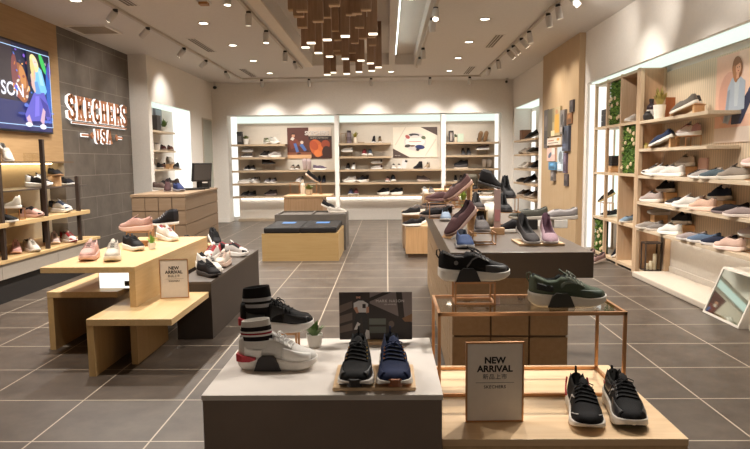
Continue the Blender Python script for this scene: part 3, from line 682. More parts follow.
# ------------------------------------------------------------------ large front shoes
def side_wedge(e, col, x0=-.24, x1=.03, kind='trainer'):
    """dark block let into the side of the thick sole"""
    m = MB()
    for s in (-1, 1):
        y = s * .178
        m = MB(); a = [(x0 - .03, y, .002), (x1 + .04, y, .002), (x1 - .02, y * .98, .15), (x1 - .06, y * .97, .19), (x0 + .07, y * .97, .19), (x0 + .02, y * .98, .15)]
        m.prism(a, (0, -s * .05, 0)); obj('sole_block', m, plain(*col, .6), e)
def patch(e, kind, x0, x1, a0, a1, col, off=.005, rough=.5, both=True, b0=None, b1=None):
    """sewn-on panel that follows the upper between two stations; a0..a1 at x0, b0..b1 at x1, degrees up the side"""
    K = KIND[kind]; b0 = a0 if b0 is None else b0; b1 = a1 if b1 is None else b1
    def P(x, a):
        w, zs, zt, zb = frame_at(K, x); w *= .97; z0 = zs - .012; cy = .02 * math.sin(PI * (x + .5))
        if K['op'][0] < x < K['op'][1]:
            r = min(K['r'], w * .72); t = min(a / 56, 1); return (x, w + (r - w) * t ** 1.6 + .012 * math.sin(PI * t) * (1 - t) + off, z0 + (zt - z0) * t ** .9, cy)
        q = math.radians(a); return (x, (w * math.cos(q) ** .75 if a < 89.9 else 0) + off, z0 + (zt - z0) * math.sin(q) ** .72 + off * math.sin(q), cy)
    for s_ in ((1, -1) if both else (-1,)):
        m = MB(); n = 12; k = 6; g = []
        for i in range(n + 1):
            x = x0 + (x1 - x0) * i / n; u = i / n; row = []
            for j in range(k + 1):
                a = (a0 + (b0 - a0) * u) + ((a1 + (b1 - a1) * u) - (a0 + (b0 - a0) * u)) * j / k; x_, y, z, cy = P(x, a); row.append((x_, cy + s_ * y, z))
            g.append(row)
        m.v = [p for row in g for p in row]
        for i in range(n):
            for j in range(k): m.f.append((i * (k + 1) + j, i * (k + 1) + j + 1, (i + 1) * (k + 1) + j + 1, (i + 1) * (k + 1) + j)); m.m.append(0)
        me = m.mesh('side_panel', True); o = obj('side_panel', me, plain(*col, rough) if rough < .6 else fabric(*col), e)
        md = o.modifiers.new('thickness', 'SOLIDIFY'); md.thickness = .004; md.offset = 0
def badge(e, x, z, y, col=(120, 118, 116), r=.03):
    m = MB()
    for s in (-1, 1): m.bar((x, s * y, z), (x, s * (y + .006), z), r, n=16)
    return obj('round_badge', m, plain(*col, .5), e)
def cuff(e, bands, h0=.2, h1=.56, lean=.0):
    """ribbed sock collar, bands listed from bottom to top as (share, colour)"""
    m = MB(); mats = [fabric(*c, .9) for _, c in bands]; z = h0; tot = sum(s for s, _ in bands); n = 24
    def ring(z, off=0.0):
        u = (z - h0) / (h1 - h0); cx = -.262 + lean * u; rx = .18 + .018 * math.sin(PI * u) + .03 * (1 - u) ** 3 - off; ry = .1 + .035 * (1 - u) ** 2 - off
        return [(cx + rx * math.cos(2 * PI * k / n), ry * math.sin(2 * PI * k / n), z + .03 * (-math.cos(2 * PI * k / n)) * (u - .4) * 0 + .02 * math.cos(2 * PI * k / n) * u) for k in range(n)]
    for bi, (s, c) in enumerate(bands):
        dz = (h1 - h0) * s / tot
        for q in range(2):
            a, b = ring(z + dz * q / 2), ring(z + dz * (q + 1) / 2)
            m.add(a + b, [(k, (k + 1) % n, n + (k + 1) % n, n + k) for k in range(n)], bi)
        z += dz
    a, b, c2 = ring(h1), ring(h1, .014), ring(h0 + .1, .014)
    m.add(a + b + c2, [(k, (k + 1) % n, n + (k + 1) % n, n + k) for k in range(n)] + [(n + k, n + (k + 1) % n, 2 * n + (k + 1) % n, 2 * n + k) for k in range(n)] + [tuple(range(2 * n, 3 * n))], len(bands) - 1)
    return obj('sock_cuff', m, mats, e, smooth=True)
def heel_block(e, col):
    m = MB()
    xs = [-.525, -.5, -.42, -.32, -.26]
    P = []
    for x, w, zt, zb in ((-.528, .03, .185, .1), (-.508, .1, .2, .105), (-.43, .158, .195, .11), (-.33, .172, .18, .115), (-.25, .168, .165, .14)):
        P.append([(x, -w, zb), (x, w, zb), (x, w, zt), (x, -w, zt)])
    for i in range(4): m.add(P[i] + P[i + 1], [(0, 1, 5, 4), (1, 2, 6, 5), (2, 3, 7, 6), (3, 0, 4, 7)])
    m.add(P[0], [(0, 1, 2, 3)]); m.add(P[-1], [(3, 2, 1, 0)])
    return obj('heel_insert', m, plain(*col, .5), e)
p = atZ(278, 367, TT)
HB = 26
e = shoe('trainer', (p.x, p.y, TT), -1, 'white sock trainer with a striped cuff at the front table edge', WHITE, (232, 226, 218), LGREY if 0 else (226, 220, 212), (170, 164, 158), (240, 236, 230), L=.274, n=HB)
patch(e, 'trainer', .08, .44, 2, 34, (238, 234, 228), rough=.4, b0=2, b1=60); patch(e, 'trainer', -.4, -.18, 2, 30, (240, 236, 230), rough=.4); patch(e, 'trainer', -.02, .2, 50, 62, (240, 236, 230), rough=.4)
cuff(e, [(.25, (230, 225, 218)), (.16, (38, 30, 32)), (.06, (226, 220, 214)), (.07, (150, 42, 52)), (.06, (226, 220, 214)), (.16, (38, 30, 32)), (.22, (206, 198, 188))], .28, .62, -.01)
side_wedge(e, (40, 34, 34)); heel_block(e, (168, 30, 44))
q = atZ(273, 349, .79)
rs = riser('copper wire stand under the black sock trainer', (p.x - .02, p.y + .165, TT), .14, .07, .092, 0, .004)
e = shoe('trainer', (p.x - .03, p.y + .165, TT + .092), 3, 'black sock trainer with a striped cuff raised behind the white one', (40, 38, 38), (228, 222, 216), (30, 29, 29), (24, 23, 23), (26, 25, 25), L=.27, n=HB)
patch(e, 'trainer', .1, .44, 2, 30, (34, 33, 33), rough=.25, b0=2, b1=62); patch(e, 'trainer', -.08, .12, 4, 50, (30, 29, 29), rough=.3, b0=30, b1=56); patch(e, 'trainer', -.4, -.15, 2, 30, (26, 25, 25), rough=.3)
cuff(e, [(.2, (36, 32, 32)), (.14, (172, 170, 170)), (.1, (32, 29, 30)), (.14, (172, 170, 170)), (.1, (32, 29, 30)), (.32, (34, 30, 31))], .28, .62, -.01)
heel_block(e, (168, 30, 44))
GUM = (150, 92, 58)
BZ = TT + .0122
e = shoe('runner', (-.112, 2.085, BZ), -91, 'black running shoe on the pale board, left of the front pair', (36, 34, 34), (222, 214, 204), (28, 27, 27), (22, 21, 21), (44, 42, 42), out=(44, 38, 36), L=.288, n=HB)
e2 = shoe('runner', (.012, 2.085, BZ), -88, 'navy blue running shoe on the pale board, right of the front pair', (42, 54, 92), (222, 214, 204), (34, 44, 78), (24, 26, 40), (52, 64, 100), out=GUM, L=.288, n=HB)
patch(e, 'runner', .1, .42, 2, 20, (30, 28, 28), rough=.4, b0=2, b1=56); patch(e2, 'runner', .1, .42, 2, 20, (36, 46, 84), rough=.7, b0=2, b1=56)
patch(e, 'runner', -.3, .02, 8, 30, (46, 44, 44), rough=.5); patch(e2, 'runner', -.3, .02, 8, 30, (32, 42, 76), rough=.6)
def eyelets(e, col):
    m = MB()
    for i in range(4):
        x = .0 + .055 * i; w, zs, zt, zb = frame_at(KIND['runner'], x)
        for s in (-1, 1):
            y = .02 + s * w * .62; z = zs + (zt - zs) * .83; m.bar((x, y, z), (x + .012, y + s * .012, z + .012), .009, n=6)
    obj('eyelets', m, metal(*col, .3), e)
eyelets(e, (196, 158, 96)); eyelets(e2, (206, 132, 66))
for s_, c in ((e, (44, 40, 38)), (e2, GUM)):                     # rubber toe bumper
    m = MB(); P = []
    for x, w, z0, z1 in ((.525, .03, .05, .13), (.5, .06, .045, .135), (.47, .078, .04, .115)): P.append([(x, -w + .01, z0), (x, w + .01, z0), (x, w + .01, z1), (x, -w + .01, z1)])
    for i in range(2): m.add(P[i] + P[i + 1], [(0, 1, 5, 4), (1, 2, 6, 5), (2, 3, 7, 6), (3, 0, 4, 7)])
    m.add(P[0], [(0, 1, 2, 3)]); obj('toe_bumper', m, plain(*c, .5), s_)
    m = MB().lathe([(0, 0), (.03, 0), (.03, .004), (0, .004)], n=14, ell=.45); o = obj('tongue_badge', m, plain(196, 186, 176, .4), s_); o.location = (-.035, .02, .38); o.rotation_euler = (0, .55, PI / 2 * 0)
# on the glass table
rp = atZ(474, 300, GT)
rp = atY(474, 290, 2.62); riser('copper wire stand under the black trainer on the glass table', (rp.x, 2.64, GT), .165, .11, .098, 0, .004, COPPER)
e = shoe('trainer', (rp.x, 2.63, GT + .098), 2, 'black trainer with a white sole on the wire stand over the glass table', (36, 34, 35), (230, 224, 216), (46, 44, 44), (70, 66, 66), (92, 90, 90), L=.288, n=HB)
patch(e, 'trainer', .14, .44, 2, 22, (62, 60, 60), rough=.55, b0=2, b1=60); patch(e, 'trainer', -.02, .2, 46, 58, (104, 102, 102)); patch(e, 'trainer', -.12, .06, 10, 18, (96, 94, 94), b0=46, b1=52); patch(e, 'trainer', -.44, -.16, 50, 56, (130, 128, 128))
side_wedge(e, (34, 32, 32)); badge(e, -.27, .265, .13, (110, 108, 108))
gp = atZ(564, 303, GT)
e = shoe('trainer', (gp.x, 2.57, GT), -2, 'dark green trainer with a white sole on the glass top', (100, 112, 94), (228, 222, 212), (112, 122, 104), (40, 44, 40), (150, 154, 140), L=.3, n=HB)
patch(e, 'trainer', .14, .44, 2, 22, (66, 78, 64), rough=.55, b0=2, b1=60); patch(e, 'trainer', -.02, .2, 44, 58, (122, 128, 112)); patch(e, 'trainer', -.1, .1, 22, 34, (104, 112, 98), b0=40, b1=46); patch(e, 'trainer', -.42, -.2, 14, 34, (30, 32, 30))
side_wedge(e, (48, 48, 42)); badge(e, -.27, .265, .13, (38, 40, 38))
# on the plinth
a = atZ(591, 432, PZ); b = atZ(570, 392, PZ); yw = math.degrees(math.atan2(a.y - b.y, a.x - b.x))
def seat(kind, tx, ty, yaw, L, z): 
    p = atZ(tx, ty, z); return (p.x - math.cos(math.radians(yaw)) * L * .5, p.y - math.sin(math.radians(yaw)) * L * .5, z)
e = shoe('runner', seat('runner', 589, 433, -98, .3, PZ), -98, 'black shoe with red heel piping on the plinth, left of two', (36, 33, 34), (226, 218, 208), (40, 37, 38), (26, 24, 25), (30, 28, 29), L=.3, n=HB)
patch(e, 'runner', -.1, .12, 4, 14, (168, 164, 162), b0=44, b1=48); patch(e, 'runner', .28, .4, 18, 23, (190, 186, 184), b0=48, b1=54)
for q_ in (1, -1): obj('red_piping', MB().tube([(-.4, q_ * .12, .33), (-.37, q_ * .134, .26), (-.28, q_ * .15, .22), (-.2, q_ * .155, .17)], .012), plain(190, 36, 48, .5), e)
e = shoe('trainer', seat('trainer', 633, 432, -96, .3, PZ), -96, 'black lace-up trainer with a white sole on the plinth, right of two', (38, 36, 37), (228, 220, 210), (44, 42, 43), (24, 22, 23), (36, 34, 35), out=(40, 38, 38), L=.298, n=HB)
patch(e, 'trainer', .1, .42, 2, 26, (40, 38, 40), rough=.3, b0=2, b1=56); patch(e, 'trainer', -.36, -.1, 20, 44, (36, 34, 36), rough=.3); patch(e, 'trainer', -.02, .2, 46, 58, (30, 28, 30), rough=.3); patch(e, 'trainer', -.1, .06, 12, 18, (150, 148, 148), b0=40, b1=46)
obj('heel_badge', MB().bar((-.3, -.13, .29), (-.3, -.142, .29), .022, n=12), plain(196, 84, 84, .5), e)

# ================================================================== LEFT TABLES
BX = lambda *a: MB().box(*a)
t = thing('display_bench', 'lowest pale wooden bench at the front left with the framed sign', 'bench', (-1.72, 4.4, 0))
obj('seat', BX(-.28, .29, -.42, .44, .345, .39), M_MAPLE_Y, t, bevel=.002)
obj('side_panel', BX(-.28, -.235, -.418, .44, 0, .3449), M_MAPLE_Z, t); obj('side_panel', BX(-.095, -.05, -.17, .44, 0, .3449), M_MAPLE_Z, t)
t = thing('display_bench', 'middle pale wooden bench behind the lowest one, under the tall table', 'bench', (-2.25, 5.2, 0))
obj('seat', BX(-.34, .2, -.62, .9, .405, .45), M_MAPLE_Y, t, bevel=.002)
obj('side_panel', BX(-.34, -.295, -.618, .9, 0, .4049), M_MAPLE_Z, t); obj('side_panel', BX(.155, .2, -.1, .9, 0, .4049), M_MAPLE_Z, t)
t = thing('display_table', 'tall pale wooden table at left carrying pink and white trainers', 'table', (-2.14, 5.2, .3902))
obj('tabletop', BX(-.34, .34, -.88, .92, .25, .292), M_MAPLE_Y, t, bevel=.002)
obj('side_panel', BX(.295, .339, -.878, .918, .0601, .2499), M_MAPLE_Y, t); obj('side_panel', BX(.295, .339, -.878, -.305, .0, .06), M_MAPLE_Y, t)
obj('side_panel', BX(-.339, -.295, .3, .918, .0602, .2499), M_MAPLE_Y, t)
lb = thing('white_box', 'white glowing box under the tall left table', 'light box', (-2.09, 4.7, .4502))
obj('casing', BX(-.15, .16, .0, .1, 0, .15), M_WHITE, lb); obj('added_glow_face', BX(-.145, .155, -.004, 0, .004, .147), emit(255, 252, 240, 1.3), lb); obj('dark_panel', BX(.05, .155, -.007, -.004, .02, .06), plain(36, 32, 30, .5), lb)  # front face emits to imitate bright light falling on a white box
DK = stone(54, 44, 37, .8, 4, .55); DKT = stone(76, 66, 57, .85, 5, .5)
t = thing('display_box', 'dark brown display box right of the pale benches', 'display box', (-1.55, 5.75, 0))
obj('top', BX(-.15, .14, -.9, .93, .45, .47), DKT, t, bevel=.002); obj('body', BX(-.148, .138, -.898, .928, 0, .4499), DK, t)
s = atZ(175, 298, .3902); sign('copper framed NEW ARRIVAL sign on the low left bench', (s.x, s.y, .3904), 8)

# ---- shoes on the left tables
T1 = .6825
def on(px, py, z): p = atZ(px, py, z); return (p.x, p.y, z)
shoe('trainer', on(90, 259, T1), -78, 'pale pink trainer facing out at the left of the tall wooden table', PINK, (226, 186, 178), (214, 168, 160), n=15, lace=(206, 170, 160))
shoe('trainer', on(113, 259.5, T1), -72, 'cream trainer beside the pink one on the tall wooden table', (226, 216, 200), (230, 222, 208), (214, 200, 184), n=15, lace=(206, 198, 184))
rp = on(140, 243, T1)
riser('copper wire stand under the dusty pink trainer on the tall table', (rp[0], rp[1], T1), .2, .1, .11, 4)
shoe('trainer', (rp[0] - .03, rp[1], T1 + .11), 180, 'dusty pink trainer side-on, raised on the wire stand of the tall table', (206, 164, 150), (214, 178, 164), (190, 146, 134), n=15)
riser('second wire stand, under the black high-top on the tall table', (rp[0] + .1, rp[1] + .36, T1), .17, .1, .13, 0)
shoe('boot', (rp[0] + .1, rp[1] + .36, T1 + .13), -150, 'black high-top behind the dusty pink trainer on the tall table', (34, 31, 34), (226, 220, 214), (64, 60, 64), lace=(190, 186, 184), n=15, lift=.0, L=.27)
shoe('trainer', on(133, 250, T1), -40, 'black and white trainer under the raised pink one on the tall table', (40, 38, 40), WHITE, (44, 40, 42), n=15, L=.26)
shoe('trainer', on(167, 240.5, T1), -35, 'white trainer with a navy and red stripe at the tall table edge', (232, 226, 216), (236, 230, 222), (226, 218, 208), (150, 60, 66), n=15, L=.27, pitch=6)
block('small brown wooden stand behind the potted grass', on(144, 246, T1), .1, .05, .05, name='wood_block', mat=wood(150, 104, 60, 'x'))
potted('tiny green grass plant in a white pot on the tall left table', on(152, 249, T1), .034, .055, .085, 30, leaf=(128, 172, 66), spread=.045, wide=.007)
T2 = .4705
shoe('trainer', on(204, 273, T2), -36, 'white trainer with a black lining at the near end of the dark box', (232, 226, 216), (236, 230, 222), (222, 214, 204), (44, 40, 40), n=15, pitch=8)
shoe('runner', on(213, 275, T2), -40, 'black trainer right behind the nearest white one on the dark box', (42, 36, 36), (60, 54, 52), (36, 32, 32), n=13, L=.27)
shoe('trainer', on(213, 259, T2), -100, 'white and red trainer facing out midway along the dark box', (230, 220, 212), (232, 226, 218), (176, 62, 66), n=13)
shoe('trainer', on(223, 266, T2), -96, 'pale cream trainer facing out in the middle of the dark box', (222, 208, 192), (206, 180, 164), (206, 180, 164), n=13, L=.27)
shoe('trainer', on(233, 256.5, T2), -8, 'white, black and red striped trainer side-on at the dark box edge', (222, 214, 208), WHITE, (48, 44, 46), (140, 56, 60), n=13)
t = thing('display_box', 'small dark box beyond the far end of the tall wooden table', 'display box', (-2.02, 6.95, 0)); obj('top', BX(-.26, .24, -.25, .25, .45, .47), DKT, t); obj('body', BX(-.258, .238, -.248, .248, 0, .4499), DK, t)
shoe('runner', (-1.98, 6.95, T2), -60, 'black and white trainer on the small dark box past the tall table', (46, 42, 44), WHITE, (36, 33, 34), n=13, pitch=14, lift=.03)
block('low wooden block raising the far black trainer on the small dark box', (-1.98, 6.95, T2), .12, .2, .03, 20)
shoe('runner', on(197, 246.5, T2), -20, 'small black shoe peeking out beyond the tall wooden table', (40, 36, 38), WHITE, (50, 46, 46), n=11)

# ================================================================== LEFT WALL DISPLAY AND SCREEN
M_DRAW = plain(168, 158, 146, .6)
t = thing('wall_display_unit', 'long wooden wall shelf unit with dark posts at far left', 'shelf unit', (-4.25, 5.6, 0))
y0, y1 = -3.0, 2.62
obj('toe_kick', BX(-.3, .31, y0, y1, 0, .25), plain(34, 30, 28, .7), t)
dr = [y0, -1.9, -.75, .53, 1.6, y1]
for k in range(5): obj('drawer_front', BX(-.3, .345, dr[k] + .003, dr[k + 1] - .003, .252, .409), M_DRAW, t)
obj('bottom_shelf', BX(-.39, .36, y0, y1 + .05, .41, .445), M_MAPLE_Y, t, bevel=.002)
obj('middle_shelf', BX(-.33, .36, y0, 2.42, .775, .822), M_MAPLE_Y, t, bevel=.002)
obj('upper_shelf', BX(-.2, .3, .55, 2.5, 1.133, 1.147), plain(70, 60, 54, .3), t)
M_POST = plain(58, 46, 40, .45)
for x, y, zt in ((.32, .62, 1.62), (.32, 1.44, 1.70), (.32, 2.2, 1.265), (-.05, 1.15, 1.47), (-.05, 2.05, 1.30), (-.05, .35, 1.5), (.32, -.6, 1.62)):
    obj('post', BX(x - .02, x + .02, y - .02, y + .02, .446, zt), M_POST, t)
tag(obj('wall_ledge', BX(-4.42, -4.16, 4.0, 8.2, 1.435, 1.452), plain(96, 74, 54, .5)), 'thin dark shelf along the foot of the honey wood wall', 'shelf')
def onx(px, py, z, X): p = atX(px, py, X); return (X, p.y, z)
LZ = 1.4525
shoe('runner', onx(5, 160, LZ, -4.27), -40, 'white shoe with a dark star mark on the thin ledge below the screen', (226, 218, 206), WHITE, (200, 190, 178), n=11, pitch=24, lift=.0)
bx_ = thing('display_stand', 'faint clear acrylic stand on the thin ledge below the screen', 'stand', onx(32, 160, LZ, -4.27)); obj('clear_block', BX(-.05, .05, -.09, .09, 0, .1), glass(), bx_)
U = 1.1475
shoe('trainer', onx(39, 187, U, -4.1), -2, 'black and white chunky trainer on the upper dark shelf at left', (46, 43, 44), WHITE, (225, 220, 214), n=13, L=.3, group=None)
block('small wooden stand under the raised dark shoe on the upper left shelf', onx(55, 183, U, -4.1), .09, .14, .12, 0, name='wood_block')
shoe('slip', onx(55, 176, U + .12, -4.1), -40, 'dark shoe raised on a small stand above the upper left shelf', (34, 32, 36), (160, 120, 84), n=11)
shoe('slip', onx(66.5, 184, U, -4.15), -35, 'navy black slip-on with a white sole at the right of the upper left shelf', (36, 36, 46), WHITE, n=11)
MZ = .8225
riser('thin wire stand under the white flat on the middle left shelf', onx(13, 212, MZ, -4.05), .2, .1, .13)
shoe('flat', onx(8, 206, MZ + .13, -4.05), 170, 'white low shoe raised on the wire stand at the far left edge', (230, 222, 206), WHITE, n=11, L=.29)
shoe('slip', onx(4, 216, MZ, -3.97), 0, 'black shoe under the raised white one at the far left edge', (40, 36, 36), WHITE, n=11, L=.27)
shoe('runner', onx(31, 212, MZ, -4.03), -10, 'pink shoe with a dark heel on the middle left shelf', PINK, (214, 172, 162), (48, 42, 44), n=11)
shoe('trainer', onx(60, 206, MZ, -4.05), -12, 'white trainer with navy overlays at the right of the middle left shelf', (230, 224, 214), WHITE, (70, 80, 104), n=13, L=.3)
BZL = .4455
shoe('runner', onx(17, 245, BZL, -4.1), -60, 'dusty pink trainer on the bottom left shelf, left of a white one', (212, 164, 156), (212, 172, 162), n=13)
shoe('runner', onx(29, 244.5, BZL, -4.02), -38, 'cream white trainer on the bottom left shelf beside the pink one', (232, 222, 208), WHITE, n=13)
shoe('runner', onx(56, 238, BZL, -4.1), -58, 'pale pink white trainer behind the dark post on the bottom shelf', (226, 204, 196), (232, 214, 206), n=13)
shoe('runner', onx(66, 237, BZL, -4.02), -32, 'white trainer with a red heel on the bottom left shelf', (232, 224, 214), WHITE, (176, 54, 56), n=13, out=(176, 54, 56))
# the screen
tv = thing('wall_screen', 'large bright advertising screen on the honey wood wall', 'screen', (-4.42, 7.06, 2.34))
tw, th_ = 2.14, 1.06
obj('casing', BX(.012, .05, -tw / 2, tw / 2, -th_ / 2, th_ / 2), plain(16, 16, 20, .3), tv)
obj('wall_mount', BX(.0005, .012, -.3, .3, -.2, .2), M_BLK, tv)
E_ = lambda r, g, b: emit(r, g, b, 1.25)
# picture coordinates run left to right along +y as seen from the shop
sc = [(E_(22, 24, 52), rect(.01, .02, .99, .98)), (E_(34, 40, 96), rect(.01, .02, .99, .34)), (E_(60, 110, 190), rect(.01, .02, .3, .3)), (E_(46, 34, 40), rect(.3, .34, .62, .98)), (E_(150, 88, 50), ('e', .69, .55, .07, .22, .1)), (E_(196, 130, 70), ('e', .71, .62, .03, .13, .1)), (E_(120, 60, 60), ('e', .635, .66, .03, .2, 0)),
      (E_(18, 18, 34), rect(.74, .6, .9, .95)), (E_(60, 190, 90), ('e', .9, .82, .022, .12, .25)), (E_(30, 90, 180), ('e', .95, .5, .028, .3, 0)), (E_(80, 60, 150), ('e', .965, .75, .02, .1, 0)),
      (E_(120, 190, 226), [(.83, .8), (.885, .74), (.93, .5), (.89, .42), (.8, .44), (.795, .62)]), (E_(92, 88, 190), [(.79, .46), (.9, .48), (.965, .22), (.92, .14), (.88, .26), (.85, .14), (.7, .12), (.69, .2)]), (E_(60, 56, 150), [(.85, .42), (.93, .34), (.95, .2), (.9, .2)]),
      (E_(214, 180, 168), [(.765, .66), (.785, .7), (.825, .5), (.8, .46), (.775, .52)]), (E_(206, 170, 190), [(.84, .14), (.875, .3), (.9, .26), (.875, .08)]), (E_(206, 170, 190), [(.7, .16), (.73, .2), (.76, .08), (.72, .08)]), (E_(236, 216, 150), ('e', .81, .8, .04, .1, .2)), (E_(238, 208, 190), ('e', .818, .81, .022, .055, .2)), (E_(236, 236, 244), ('e', .865, .075, .035, .03, 0)), (E_(236, 236, 244), ('e', .72, .085, .035, .026, 0))]
rv = random.Random(4); bk_ = []
for _ in range(46): bk_.append((E_(*rv.choice(((196, 120, 56), (230, 170, 90), (150, 70, 60), (70, 110, 200), (120, 80, 190), (60, 60, 90), (210, 200, 190)))), ('e', rv.uniform(.6, .97), rv.uniform(.36, .92), rv.uniform(.004, .013), rv.uniform(.008, .035), rv.uniform(-.5, .5))))
for _ in range(14): bk_.append((E_(*rv.choice(((40, 60, 150), (56, 90, 180), (80, 110, 200)))), ('e', rv.uniform(.6, .97), rv.uniform(.1, .32), rv.uniform(.01, .04), rv.uniform(.01, .03), 0)))
sc[7:7] = bk_
sc += [(E_(226, 200, 130), ('e', .79, .72, .022, .12, .1)), (E_(160, 210, 240), [(.84, .74), (.87, .72), (.9, .56), (.86, .56)]), (E_(96, 150, 210), [(.8, .58), (.83, .6), (.86, .46), (.81, .45)]), (E_(120, 110, 214), [(.8, .42), (.84, .43), (.83, .2), (.78, .18)]), (E_(214, 176, 160), [(.79, .62), (.8, .72), (.815, .72), (.81, .6)]), (E_(120, 80, 70), ('e', .812, .815, .003, .006, 0)), (E_(120, 80, 70), ('e', .826, .815, .003, .006, 0))]
for a in (rect(.04, .07, .97, .078), rect(.04, .92, .97, .928), rect(.965, .07, .97, .928)): sc.append((E_(180, 214, 250), a))
m, ms = flat_art(sc, tw, th_, (.0505, -tw / 2, -th_ / 2), (0, 1, 0), (0, 0, 1), (1, 0, 0), .0004)
scn = obj('lit_picture', m, ms, tv)
MT = Matrix(((0, 0, 1, .0605), (1, 0, 0, .22), (0, 1, 0, -.05), (0, 0, 0, 1)))
obj('lettering', mb_of(text('SON', .22, .004, .0002), MT), E_(240, 240, 250), tv)

# the shop sign: letters with a copper face and glowing returns
sg = thing('wall_sign', 'copper-faced glowing shop name letters on the stone wall', 'sign', (-4.42, 9.5, 2.2))
M_COP = plain(206, 140, 100, .4, .35); M_HALO = emit(255, 250, 244, 1.5)
S_T = .23
GL = {  # strokes on a 1 x 1 field: polylines, then slab serifs as rectangles
 'S': ([[(.86, .7), (.8, .88), (.5, .95), (.2, .86), (.16, .68), (.36, .55), (.66, .45), (.84, .32), (.8, .13), (.5, .05), (.2, .12), (.12, .3)]], [(.04, .04, .2, .34), (.8, .66, .96, .96)]),
 'K': ([[(.28, .05), (.28, .95)], [(.8, .93), (.34, .48)], [(.44, .56), (.82, .07)]], [(.08, .88, .48, 1), (.08, 0, .48, .12), (.62, .88, .98, 1), (.62, 0, 1, .12)]),
 'E': ([[(.28, .05), (.28, .95)], [(.28, .91), (.84, .91)], [(.28, .5), (.66, .5)], [(.28, .09), (.84, .09)]], [(.08, .88, .4, 1), (.08, 0, .4, .12), (.78, .7, .92, 1), (.78, 0, .92, .3), (.62, .38, .72, .62)]),
 'C': ([[(.86, .7), (.78, .88), (.54, .95), (.27, .84), (.17, .5), (.27, .16), (.54, .05), (.78, .12), (.87, .3)]], [(.8, .66, .94, .97)]),
 'H': ([[(.25, .05), (.25, .95)], [(.75, .05), (.75, .95)], [(.25, .5), (.75, .5)]], [(.05, .88, .45, 1), (.05, 0, .45, .12), (.55, .88, .95, 1), (.55, 0, .95, .12)]),
 'R': ([[(.27, .05), (.27, .95)], [(.27, .91), (.62, .91), (.8, .82), (.83, .7), (.76, .56), (.6, .5), (.27, .5)], [(.56, .5), (.84, .06)]], [(.07, .88, .4, 1), (.07, 0, .46, .12), (.66, 0, 1, .12)]),
 'U': ([[(.24, .95), (.24, .3), (.34, .1), (.52, .05), (.68, .1), (.78, .3), (.78, .95)]], [(.05, .88, .43, 1), (.6, .88, .96, 1)]),
 'A': ([[(.18, .05), (.5, .95)], [(.5, .95), (.82, .05)], [(.3, .34), (.7, .34)]], [(0, 0, .38, .12), (.62, 0, 1, .12)])}
def letter(ch, y, z, w, h, dp, th):
    strokes, slabs = GL[ch]; fc = MB(); bk = MB()
    def quad(a, b):
        a = Vector((a[0] * w, a[1] * h)); b = Vector((b[0] * w, b[1] * h)); d = (b - a).normalized(); n_ = Vector((-d.y, d.x)) * th / 2; e_ = d * th * .3
        for mbx, x0, x1 in ((fc, dp - .012, dp), (bk, .02, dp - .012)):
            mbx.prism([(x0, y + q.x, z + q.y) for q in (a - n_ - e_, b - n_ + e_, b + n_ + e_, a + n_ - e_)], (x1 - x0, 0, 0))
    for pl_ in strokes:
        for i in range(len(pl_) - 1): quad(pl_[i], pl_[i + 1])
    for x0, z0, x1, z1 in slabs:
        for mbx, a, b in ((fc, dp - .012, dp + .001), (bk, .02, dp - .012)): mbx.box(a, b, y + x0 * w, y + x1 * w, z + z0 * h, z + z1 * h)
    L_ = obj('letter', fc, M_COP, sg); obj('lit_sides', bk, M_HALO, L_)
yy = -.98
for i, ch in enumerate('SKECHERS'):
    h = .34; letter(ch, yy + i * .246, -.165, .212, h, .07, .05)
obj('underline', BX(.02, .05, -.82, .96, -.21, -.19), M_COP, sg); obj('lit_sides', BX(.015, .02, -.83, .97, -.216, -.184), M_HALO, sg)
for i, ch in enumerate('USA'): letter(ch, -.2 + i * .2, -.47, .17, .21, .06, .04)
for s in (-1, 1):
    obj('dash', BX(.03, .05, .1 + s * .58 - .1, .1 + s * .58 + .1, -.38, -.35), M_COP, sg)
    obj('lit_sides', BX(.02, .03, .1 + s * .58 - .11, .1 + s * .58 + .11, -.39, -.34), M_HALO, sg)
    obj('dash', MB().prism([(.05, .1 + s * .37, -.365), (.05, .1 + s * .42, -.315), (.05, .1 + s * .47, -.365), (.05, .1 + s * .42, -.415)], (.02, 0, 0)), M_COP, sg)
lamp('spot_lamp', 'SPOT', (-3.2, 9.0, CZ - .2), P_SPOT, WARM, .05, (-4.4, 9.6, 2.6), 60, .8)

# ================================================================== CASH COUNTER AND RECESS BEHIND IT
M_PAN = wood(140, 118, 96, 'x', .88, .5); M_GRV = plain(110, 88, 68, .7)
def panelled(t, x0, x1, y0, y1, h, cell, faces, mat=M_PAN, rowh=None):
    """body with square panels and dark grooves between them"""
    obj('body', BX(x0 + .012, x1 - .012, y0 + .012, y1 - .012, 0, h), M_GRV, t)
    rowh = rowh or cell; m = MB(); nr = max(1, round(h / rowh)); g = .006
    for fc in faces:
        a, b = (x0, x1) if fc in 'FB' else (y0, y1); n = max(1, round((b - a) / cell[0] if isinstance(cell, tuple) else (b - a) / cell)) if fc in 'FB' else 1
        if fc in 'lr': n = max(1, round((b - a) / cell))
        for i in range(n):
            p, q = a + (b - a) * i / n + g, a + (b - a) * (i + 1) / n - g
            for k in range(nr):
                z0, z1 = h * k / nr + g, h * (k + 1) / nr - g
                if fc == 'F': m.box(p, q, y0, y0 + .014, z0, z1)
                elif fc in 'Rr': m.box(x1 - .014, x1, p, q, z0, z1)
                elif fc in 'Ll': m.box(x0, x0 + .014, p, q, z0, z1)
    obj('panels', m, mat, t)
A = atZ(185, 194, 1.0)
cc = thing('cash_counter', 'wood panelled cash counter at left under the monitor', 'counter', (A.x, A.y, 0), math.radians(4))
panelled(cc, -.72, 0, 0, 2.15, .965, .19, 'FR', rowh=.193)
